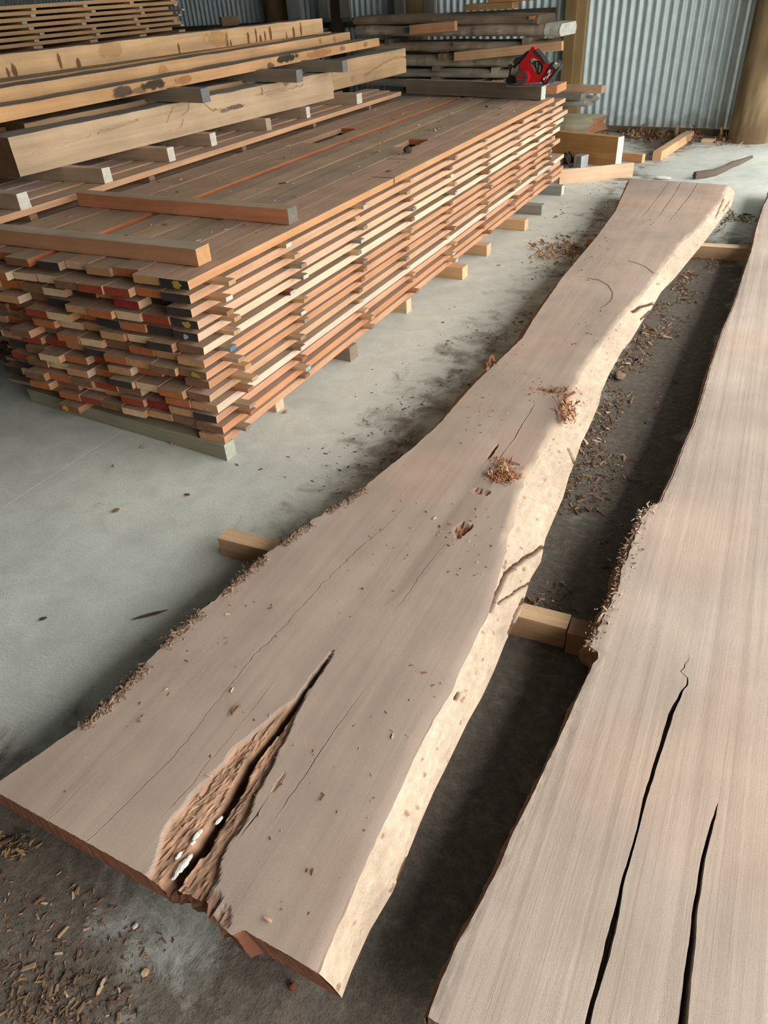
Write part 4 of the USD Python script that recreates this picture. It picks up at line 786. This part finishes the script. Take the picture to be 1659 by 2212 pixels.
ontop('short tan board lying on top of the slab stack, left one', 1012, 1112, 42, ztop - .012, (168, 132, 88), 97, h=.06)
ontop('tan board on top of the slab stack, resting on the left tan board', 1060, 1168, 30, ztop + .05, (178, 140, 92), 98, h=.05)

# ------------------------------------------------------------------ the circular saw on the far cross beam
so = P(1140, 187, z=zt + .112); kpx = float(AX[2] @ (so - EYEP)) / FPX / 11.06
sd = np.array([math.cos(math.radians(-3)), math.sin(math.radians(-3)), 0]); sm = np.eye(4); sm[0, :3] = sd; sm[1, :3] = (-sd[1], sd[0], 0); so[1] += 0.05; sm[3, :3] = so + np.array([0, 0, .0005])
saw = thing('circular_saw', 'red and black cordless circular saw resting on the grey cross beam', 'saw', None, sm)
def sx(x, z): return ((x - 663) * kpx, max(0.0, (905 - z) * kpx))
def plate(name, pts, y0, y1, mat, holes=(), r=0.0, label=None):
    pg = Polygon([sx(*p) for p in pts], [[sx(*p) for p in h] for h in holes]).buffer(0)
    if r: pg = pg.buffer(-r).buffer(2 * r).buffer(-r)
    pg = max(getattr(pg, 'geoms', [pg]), key=lambda q: q.area)
    V, F = [], []; c = min(0.004, (y1 - y0) * .3)
    e = trimesh.creation.extrude_polygon(pg, y1 - y0, engine='earcut'); v = np.array(e.vertices); v = np.stack([v[:, 0], y1 - v[:, 2], v[:, 1]], 1)
    p = obj(name, v, np.array(e.faces), mat, saw, smooth=35)
    if label: tag(p, label)
    return p
def disc(x, z, r, a0=0, a1=360, n=36): return [(x + r * math.cos(math.radians(a0 + (a1 - a0) * i / (n - 1))), z - r * math.sin(math.radians(a0 + (a1 - a0) * i / (n - 1)))) for i in range(n)]
plate('base_plate', [(150, 880), (1080, 880), (1080, 900), (150, 900)], -.075, .075, STEELM)
plate('blade_guard', disc(400, 720, 300, -8, 188), .01, .055, CHARCOAL, label='dark grey blade guard')
plate('gear_case', [(190, 660), (230, 510), (300, 560), (330, 500), (430, 420), (450, 760), (360, 740), (300, 690)], -.03, .01, MAGN, r=.006, label='grey-green cast gear case')
plate('lower_guard', [(50, 800), (130, 700), (330, 680), (440, 780), (440, 850), (120, 860)], -.02, .03, BLACK, r=.006)
plate('front_handle', [(240, 400), (300, 320), (420, 310), (560, 210), (640, 170), (640, 260), (480, 370), (400, 420), (300, 460), (250, 440)], -.025, .025, BLACK, r=.008, label='black front handle')
plate('depth_knob', disc(165, 500, 45), -.03, .0, BLACK)
plate('depth_rod', [(160, 520), (200, 520), (190, 720), (150, 720)], -.022, -.008, BLACK)
plate('motor_body', [(430, 520), (450, 400), (560, 310), (650, 190), (690, 130), (740, 108), (778, 140), (768, 235), (830, 285), (930, 320), (1000, 395), (1040, 470), (1060, 450), (1130, 440), (1180, 470), (1170, 540), (1010, 790), (960, 825), (760, 830), (640, 850), (450, 800)], -.04, .04, RED,
      holes=[[(640, 420), (690, 320), (770, 335), (880, 375), (970, 430), (1010, 500), (990, 600), (935, 665), (860, 665), (810, 610), (745, 510)]], r=.0015, label='red plastic body with loop handle')
plate('handle_grip', [(770, 150), (830, 200), (930, 280), (1070, 440), (1030, 455), (930, 325), (830, 285), (775, 235)], -.045, .045, BLACK, r=.003, label='black rubber grip on the handle')
plate('motor_vent', [(650, 430), (740, 400), (900, 400), (970, 480), (960, 640), (860, 660), (780, 560)], -.02, .02, CHARCOAL)
for q in ([(690, 350), (710, 350), (720, 430), (690, 440)], [(740, 480), (790, 550), (810, 610), (780, 600), (720, 490), (660, 470), (660, 455)], [(820, 420), (840, 420), (865, 520), (840, 520)], [(905, 480), (950, 500), (940, 600), (905, 620)]): plate('vent_rib', q, -.03, -.02, MAGN)
plate('motor_housing', disc(570, 705, 152), -.1, -.04, RED, label='red motor housing')
plate('motor_cap', disc(560, 712, 138), -.112, -.1, CHARCOAL, label='dark motor end cap')
plate('cap_bar', [(470, 640), (640, 655), (640, 685), (470, 668)], -.1145, -.112, RED); plate('cap_bar', [(455, 705), (640, 722), (645, 745), (455, 735)], -.1145, -.112, RED)
bat = [(975, 800), (1160, 500), (1210, 430), (1330, 400), (1420, 490), (1400, 540), (1120, 870), (1060, 885)]
plate('battery', bat, -.045, .045, BLACK, r=.004)
plate('battery_label', [(1035, 790), (1200, 570), (1270, 580), (1240, 650), (1090, 835)], -.0462, -.045, RED, label='red panel on the battery')
plate('battery_mark', disc(1058, 752, 24, n=14), -.0474, -.0462, WHITEP); plate('battery_mark', disc(1095, 716, 14, n=12), -.0474, -.0462, WHITEP)
plate('battery_mark', [(1110, 742), (1128, 752), (1210, 655), (1200, 640), (1180, 648), (1168, 665)], -.0474, -.0462, WHITEP); plate('battery_mark', [(1130, 635), (1180, 560), (1215, 575), (1190, 600), (1205, 620), (1175, 635), (1160, 615), (1145, 645)], -.0474, -.0462, WHITEP)
plate('battery_clip', [(1240, 480), (1300, 420), (1400, 450), (1415, 500), (1330, 560), (1300, 545)], -.05, -.045, MAGN); plate('battery_catch', [(1290, 430), (1315, 408), (1365, 450), (1335, 480)], -.053, -.05, WHITEP)
plate('blade', [(750, 893), (1060, 878), (1060, 892), (760, 904)], -.079, -.0755, STEELM)

# ------------------------------------------------------------------ offcuts on the floor by the wall
def floor_timber(name, label, cat, p0, p1, w, h, side, top, **kw):
    a, b = P(*p0, z=0), P(*p1, z=0); d = (b - a) / np.linalg.norm(b - a); n = np.array([-d[1], d[0], 0]); n = n if n[1] > 0 else -n
    return timber(name, label, cat, a + n * w / 2, b + n * w / 2, w, h, side, top, **kw)
floor_timber('timber_offcut', 'thick brown timber on edge with a white end beyond the front stack', 'timber', (1328, 362), (1190, 344), .1, .265, (182, 134, 82), (178, 140, 96), seed=110, mat=BEAMM, near=(214, 218, 210), paint={'near': (216, 220, 212)}, segs=8)
floor_timber('plank', 'pale pinkish pine plank on edge on the floor near the far end of the slab', 'plank', (1366, 382), (1208, 397.8), .03, .118, (232, 196, 164), (228, 200, 176), seed=111, near=(222, 186, 150), segs=8)
floor_timber('timber_offcut', 'short tan offcut on the floor right of the thick brown timber', 'offcut', (1386, 352), (1325, 346), .06, .075, (200, 152, 102), (204, 166, 124), seed=112, near=(220, 178, 128))
a, b = P(1417, 347, z=0), P(1488, 301, z=0)
timber('timber_offcut', 'tan squared timber lying slantwise on the floor before the wall', 'timber', a, b, .085, .085, (218, 176, 134), (198, 164, 130), seed=113, near=(214, 172, 128), segs=6)
floor_timber('timber_offcut', 'small grey block beside dark bark at the end of the front stack', 'offcut', (1254, 364), (1238, 362), .12, .11, (150, 146, 140), (160, 154, 146), seed=114, near=(200, 204, 204))
floor_timber('plank', 'flat pale slat on the floor behind the pine plank', 'plank', (1256, 371), (1205, 374), .07, .025, (208, 176, 146), (212, 184, 156), seed=115)
floor_timber('wood_wedge', 'thin pale wedge on the floor near the round pole', 'wedge', (1540, 309), (1514, 308), .1, .03, (218, 190, 156), (214, 186, 154), seed=116)
def tube(pts, r, n=9, seed=0, rough=.25):
    pts = np.array(pts, float); V, F = [], []
    for i, p in enumerate(pts):
        d = pts[min(i + 1, len(pts) - 1)] - pts[max(i - 1, 0)]; d /= np.linalg.norm(d); x = np.cross(d, [0, 0, 1.0]); x /= np.linalg.norm(x); z = np.cross(x, d); rr = r[i] if np.ndim(r) else r
        for k in range(n):
            a = 2 * math.pi * k / n; q = rr * (1 + rough * (meshkit.noise(np.array([i * .9 + seed, k * 1.3, 0.0])) - .5)); V.append(p + q * (math.cos(a) * x + math.sin(a) * z))
    m = len(pts)
    for i in range(m - 1):
        for k in range(n): a, b = i * n + k, i * n + (k + 1) % n; F += [(a, b, b + n), (a, b + n, a + n)]
    V += [pts[0], pts[-1]]
    for k in range(n): F += [(m * n, (k + 1) % n, k), (m * n + 1, (m - 1) * n + k, (m - 1) * n + (k + 1) % n)]
    return np.array(V), np.array(F)
bp_ = [P(u, v, z=.028) for u, v in ((1500, 380), (1522, 377), (1545, 372), (1565, 364), (1580, 356), (1598, 350), (1612, 344), (1624, 339))]
v, f = tube(bp_, [.03, .034, .032, .03, .027, .024, .02, .014], 10, 3, .4); tag(obj('branch', v, f, EDGEM, col=lin(104, 92, 82), smooth=50), 'crooked dark branch with bark on the floor near the round pole', 'branch')
rng = np.random.default_rng(77); V, F = [], []
for i in range(9):
    p = P(1219 + rng.uniform(-6, 12), 352 + rng.uniform(-8, 6), z=.03); d = np.array([rng.uniform(-.03, .12), rng.uniform(-.12, .02), 0])
    pts = [p + d * t + np.array([0, 0, .05 * math.sin(3 * t + i) + .03]) for t in np.linspace(0, 1, 5)]; pts = [np.maximum(q, [-99, -99, .012]) for q in pts]; v, f = tube(pts, .012, 5, i); F.append(f + sum(len(q) for q in V)); V.append(v)
tag(obj('bark_strips', np.vstack(V), np.vstack(F), EDGEM, col=lin(74, 64, 60)), 'tangle of dark bark strips beside the small grey block', 'bark')
e = trimesh.creation.icosphere(subdivisions=2, radius=.045); v = np.array(e.vertices) * np.array([1.6, .8, .25]) + P(1432, 384, z=.012); tag(obj('white_scrap', v, np.array(e.faces), CHIPM, col=lin(226, 226, 222), smooth=60), 'small white scrap on the floor just beyond the far end of the slab', 'scrap')

# ------------------------------------------------------------------ chips, shavings and bits
def chip_mesh(pos, size, cols, rng, curl=.35):
    """Many small split chips: each a crooked little wedge of its own."""
    n = len(pos); L = size * rng.lognormal(0, .5, n); wd = L * rng.uniform(.15, .45, n); th = np.minimum(L * .12, .006) + .0006
    yaw = rng.uniform(0, 2 * math.pi, n); tilt = rng.normal(0, curl, n)
    base = np.array([[-1, -1, 0], [1, -.7, 0], [1, .6, 0], [-1, 1, 0], [-.9, -.6, 1], [.6, -.5, 1], [.8, .5, 1], [-.8, .8, 1]], float)
    v = base[None] * np.stack([L, wd, th], -1)[:, None] * np.array([.5, .5, 1]); v = v * (1 + rng.normal(0, .18, v.shape))
    ct, st_ = np.cos(tilt)[:, None], np.sin(tilt)[:, None]; x, z = v[..., 0] * ct - v[..., 2] * st_, v[..., 0] * st_ + v[..., 2] * ct
    cy, sy = np.cos(yaw)[:, None], np.sin(yaw)[:, None]; out = np.stack([x * cy - v[..., 1] * sy, x * sy + v[..., 1] * cy, z - z.min(1, keepdims=True)], -1) + pos[:, None]
    f = np.array([[0, 2, 1], [0, 3, 2], [4, 5, 6], [4, 6, 7], [0, 1, 5], [0, 5, 4], [1, 2, 6], [1, 6, 5], [2, 3, 7], [2, 7, 6], [3, 0, 4], [3, 4, 7]])
    F = (f[None] + 8 * np.arange(n)[:, None, None]).reshape(-1, 3); c = np.array([lin(*q) for q in cols])[rng.integers(0, len(cols), n)] * rng.uniform(.8, 1.2, (n, 1))
    return out.reshape(-1, 3), F, np.repeat(c, 8, 0)
WOODC = [(150, 122, 96), (128, 98, 74), (176, 146, 116), (104, 80, 62), (196, 168, 138), (120, 90, 66)]
def scatter(name, label, cat, pos, size, cols, seed, curl=.35):
    v, f, c = chip_mesh(np.asarray(pos), size, cols, np.random.default_rng(seed), curl); return tag(obj(name, v, f, CHIPM, col=c), label, cat, kind='stuff')
rng = np.random.default_rng(101)
pos = [];
while len(pos) < 1500:
    s = rng.uniform(-1.3, 1.25); o = -.1 - abs(rng.normal(0, .22)); q = wall_pt(s, o)
    if meshkit.noise(np.array([s * 5, o * 5, 1.0])) > .36 and not (.45 < s < .9 and o > -.05): pos.append(q)
scatter('bark_litter', 'litter of bark and shavings along the foot of the corrugated wall', 'litter', pos, .035, WOODC, 1, .6)
pos = []
while len(pos) < 2600:
    y = rng.uniform(1.5, 6.6); x = np.interp(y, [p[1] for p in RB1], [p[0] for p in RB1]) + abs(rng.normal(0.02, .12)) - .02
    if x < np.interp(y, [p[1] for p in L2], [p[0] for p in L2]) - .01 and meshkit.noise(np.array([x * 9, y * 5, 2.0])) > .34 + .1 * (y > 3.6): pos.append((x, y, 0))
scatter('sawdust_chips', 'sawdust and chips on the floor in the gap between the two slabs', 'wood chips', pos, .011, WOODC, 2)
pos = []
while len(pos) < 1700:
    x, y = rng.uniform(-1.5, -.1), rng.uniform(-.25, .36)
    if meshkit.noise(np.array([x * 6, y * 6, 3.0])) > .45: pos.append((x, y, 0))
scatter('sawdust_chips', 'trodden sawdust and chips on the floor below the near end of the middle slab', 'wood chips', pos, .007, WOODC, 3, .15)
pos = [P(rng.normal(110, 90), rng.normal(2160, 50), z=0) for _ in range(450)]
scatter('wood_shavings', 'shavings trodden into the floor in the near left corner', 'shavings', pos, .008, [(128, 104, 84), (104, 84, 68), (150, 124, 98), (92, 76, 62)], 4, .3)
pos = [P(rng.normal(25, 30), rng.normal(1828, 14), z=0) for _ in range(120)]
scatter('wood_chips', 'small clump of chips on the floor by the left frame edge under the slab', 'wood chips', pos, .012, [(84, 70, 58), (110, 90, 70), (160, 130, 96)], 5, .4)
pos = []
while len(pos) < 900:
    y = rng.uniform(.9, 7.2); x = np.interp(y, [p[1] for p in L1], [p[0] for p in L1]) - abs(rng.normal(0, .26))
    if x > -1.75 and meshkit.noise(np.array([x * 7, y * 4, 4.0])) > .5: pos.append((x, y, 0))
scatter('sawdust_chips', 'thin scatter of chips on the bare concrete left of the middle slab', 'wood chips', pos, .01, [(120, 104, 88), (96, 82, 70), (150, 130, 110)], 6, .2)
pos = [np.array([rng.normal(-1.28, .09), rng.normal(5.05, .12), 0]) for _ in range(160)]
scatter('wood_shavings', 'clump of curled shavings on the floor left of the slab near its far end', 'shavings', pos, .028, [(176, 140, 100), (140, 104, 74), (196, 160, 120)], 7, .6)
pos = [np.array([rng.uniform(-3.1, -1.85), rng.uniform(2.1, 6.5), zt]) for _ in range(260)]
scatter('sawdust_crumbs', 'crumbs of sawdust scattered over the top boards of the front stack', 'sawdust', pos, .012, [(206, 182, 152), (180, 150, 122), (128, 100, 80)], 8, .2)
def onslab(us, n, su, sv, size, cols, label, seed, name='wood_shavings', dz=.002, curl=.7):
    g = np.random.default_rng(seed); pts = []
    for _ in range(n):
        q = P(g.normal(us[0], su), g.normal(us[1], sv), z=ZT1); q[2] = ZT1 - .004 + g.uniform(0, dz); pts.append(q)
    scatter(name, label, 'shavings', pts, size, cols, seed, curl)
SH = [(176, 128, 92), (196, 150, 112), (150, 100, 70), (206, 166, 130)]
onslab((1090, 1029), 420, 15, 7, .0085, SH, 'heap of curled orange shavings in the knot hollow at the middle of the slab', 31, dz=.012)
onslab((1085, 1000), 140, 14, 6, .007, SH, 'line of shavings in the crack above the knot hollow', 32, dz=.004)
onslab((1224, 888), 200, 12, 15, .012, SH, 'spray of pinkish shavings on the slab near its right edge', 33, dz=.01)
onslab((1200, 845), 110, 26, 5, .009, SH, 'thin line of shavings along the upper crack of the slab', 34, dz=.004)
g = np.random.default_rng(35); pts = [P(g.normal(1062, 9), g.normal(796, 7), z=.12) for _ in range(60)]
scatter('wood_shavings', 'tuft of shavings caught on the left edge of the middle slab', 'shavings', pts, .02, SH, 35, .7)
g = np.random.default_rng(36); pts = []
while len(pts) < 420:
    y = g.uniform(.45, 6.4); x = g.uniform(-1.15, -.46)
    if np.interp(y, [p[1] for p in L1], [p[0] for p in L1]) + .03 < x < np.interp(y, [p[1] for p in R1], [p[0] for p in R1]) - .02 and meshkit.noise(np.array([x * 6, y * 3, 8.0])) > .5: pts.append((x, y, ZT1 + .0003))
scatter('sawdust_crumbs', 'fine crumbs and splinters lying on top of the middle slab', 'sawdust', pts, .006, [(150, 112, 88), (120, 84, 64), (196, 172, 146)], 36, .1)
def bit(label, u, v, size, col, seed, z=0.0, name='wood_bit', cat='wood bit'):
    g = np.random.default_rng(seed); e = trimesh.creation.icosphere(subdivisions=2, radius=1.0); vv = np.array(e.vertices); vv = vv * (1 + .5 * (meshkit.noise(vv * 2.2 + seed, seed) - .5))[:, None] * np.array(size) * .5
    a = g.uniform(0, 3.1); vv = np.stack([vv[:, 0] * math.cos(a) - vv[:, 1] * math.sin(a), vv[:, 0] * math.sin(a) + vv[:, 1] * math.cos(a), vv[:, 2] - vv[:, 2].min()], 1)
    p = P(u, v, z=z); mtx = np.eye(4); mtx[3, :3] = p
    tag(obj(name, vv, np.array(e.faces), CHIPM, col=lin(*col), smooth=30, matrix=mtx), label, cat)
for i, (u, v, s, c, lb) in enumerate(((94, 1338, (.022, .012, .008), (72, 62, 56), 'dark flat bit on bare concrete left of the slab'), (252, 1105, (.024, .018, .012), (132, 92, 62), 'brown chip on the concrete below the front stack'), (405, 1070, (.012, .022, .008), (110, 80, 66), 'reddish brown splinter on the concrete, right of the brown chip'),
                                      (632, 2133, (.014, .014, .01), (120, 62, 46), 'small red-brown nut-like bit in front of the slab end'), (314, 2102, (.018, .016, .008), (196, 166, 130), 'tan chip on the floor in front of the slab, left'), (308, 968, (.028, .014, .01), (178, 152, 124), 'pale curled chip by the front bearer of the stack'), (248, 1008, (.02, .012, .01), (190, 182, 168), 'pale chip left of the front bearer'), (372, 960, (.016, .012, .014), (150, 124, 98), 'tan lump close to the front bearer'),
                                      (617, 892, (.022, .02, .014), (176, 136, 104), 'tan chip beside the second bearer of the front stack'), (1338, 816, (.08, .05, .02), (150, 126, 104), 'large bark flake on the floor at the right edge of the middle slab'), (293, 2002, (.014, .01, .008), (220, 216, 208), 'white speck on the floor in front of the broken slab end'), (324, 1330, (.1, .012, .008), (86, 72, 60), 'thin dark twig at the edge of the slab shadow'), (240, 770, (.01, .01, .005), (200, 190, 170), 'pale crumb'))[:12]):
    bit(lb, u, v, s, c, 60 + i)
bit('dark knotty lump of debris on the top boards of the front stack', 881, 331, (.06, .05, .035), (84, 74, 66), 80, z=zt, name='debris_lump', cat='debris')
bit('pale rolled scrap on a side ledge of the front stack near its front corner', 555, 551, (.03, .02, .014), (196, 196, 200), 81, z=Z0 + 12 * PITCHZ + TB, name='scrap', cat='scrap')
bit('pale splinter on the slab top close to its near edge', 579, 1988, (.02, .007, .006), (206, 178, 148), 82, z=ZT1, name='splinter', cat='splinter')
# crumbling bark along the rims, and the two scratch arcs on the far half of the slab, laid on as thin tubes
g = np.random.default_rng(41); pts = []
for _ in range(4200):
    y = g.uniform(.6, 1.78); x = np.interp(y, [p[1] for p in L1], [p[0] for p in L1]) + g.normal(.004, .012)
    if meshkit.noise(np.array([y * 14, x * 9, 1.0])) > .4: pts.append((x, y, ZT1 - .012 + .012 * min(1, max(0, (x - np.interp(y, [p[1] for p in L1], [p[0] for p in L1]) + .012) / .016))))
scatter('bark_crumbs', 'crumbling bark along the left rim of the middle slab, nearer part', 'bark', pts, .0055, [(150, 124, 104), (128, 102, 84), (168, 142, 120)], 41, .4)
g = np.random.default_rng(42); pts = []
for _ in range(2600):
    y = g.uniform(1.34, 2.05); x = np.interp(y, [p[1] for p in L2], [p[0] for p in L2]) + g.normal(.008, .012); pts.append((x, y, ZT2s - .008))
scatter('bark_crumbs', 'crumbling bark along the left rim of the wide slab at the right', 'bark', pts, .006, [(176, 154, 132), (150, 126, 106), (190, 168, 146)], 42, .4)
for i, (lb, q) in enumerate((('long thin curved dark fibre on the far half of the middle slab', ((1268, 600), (1295, 605), (1314, 616), (1324, 632), (1322, 646), (1312, 657), (1297, 666))), ('short thin curved dark fibre beyond the long one on the middle slab', ((1356, 563), (1376, 568), (1396, 577), (1412, 590))))):
    v, f = tube([P(u, w, z=ZT1 + .001) for u, w in q], .0009, 5, i, .1); tag(obj('curved_fibre', v, f, CHIPM, col=lin(70, 54, 44)), lb, 'scratch')
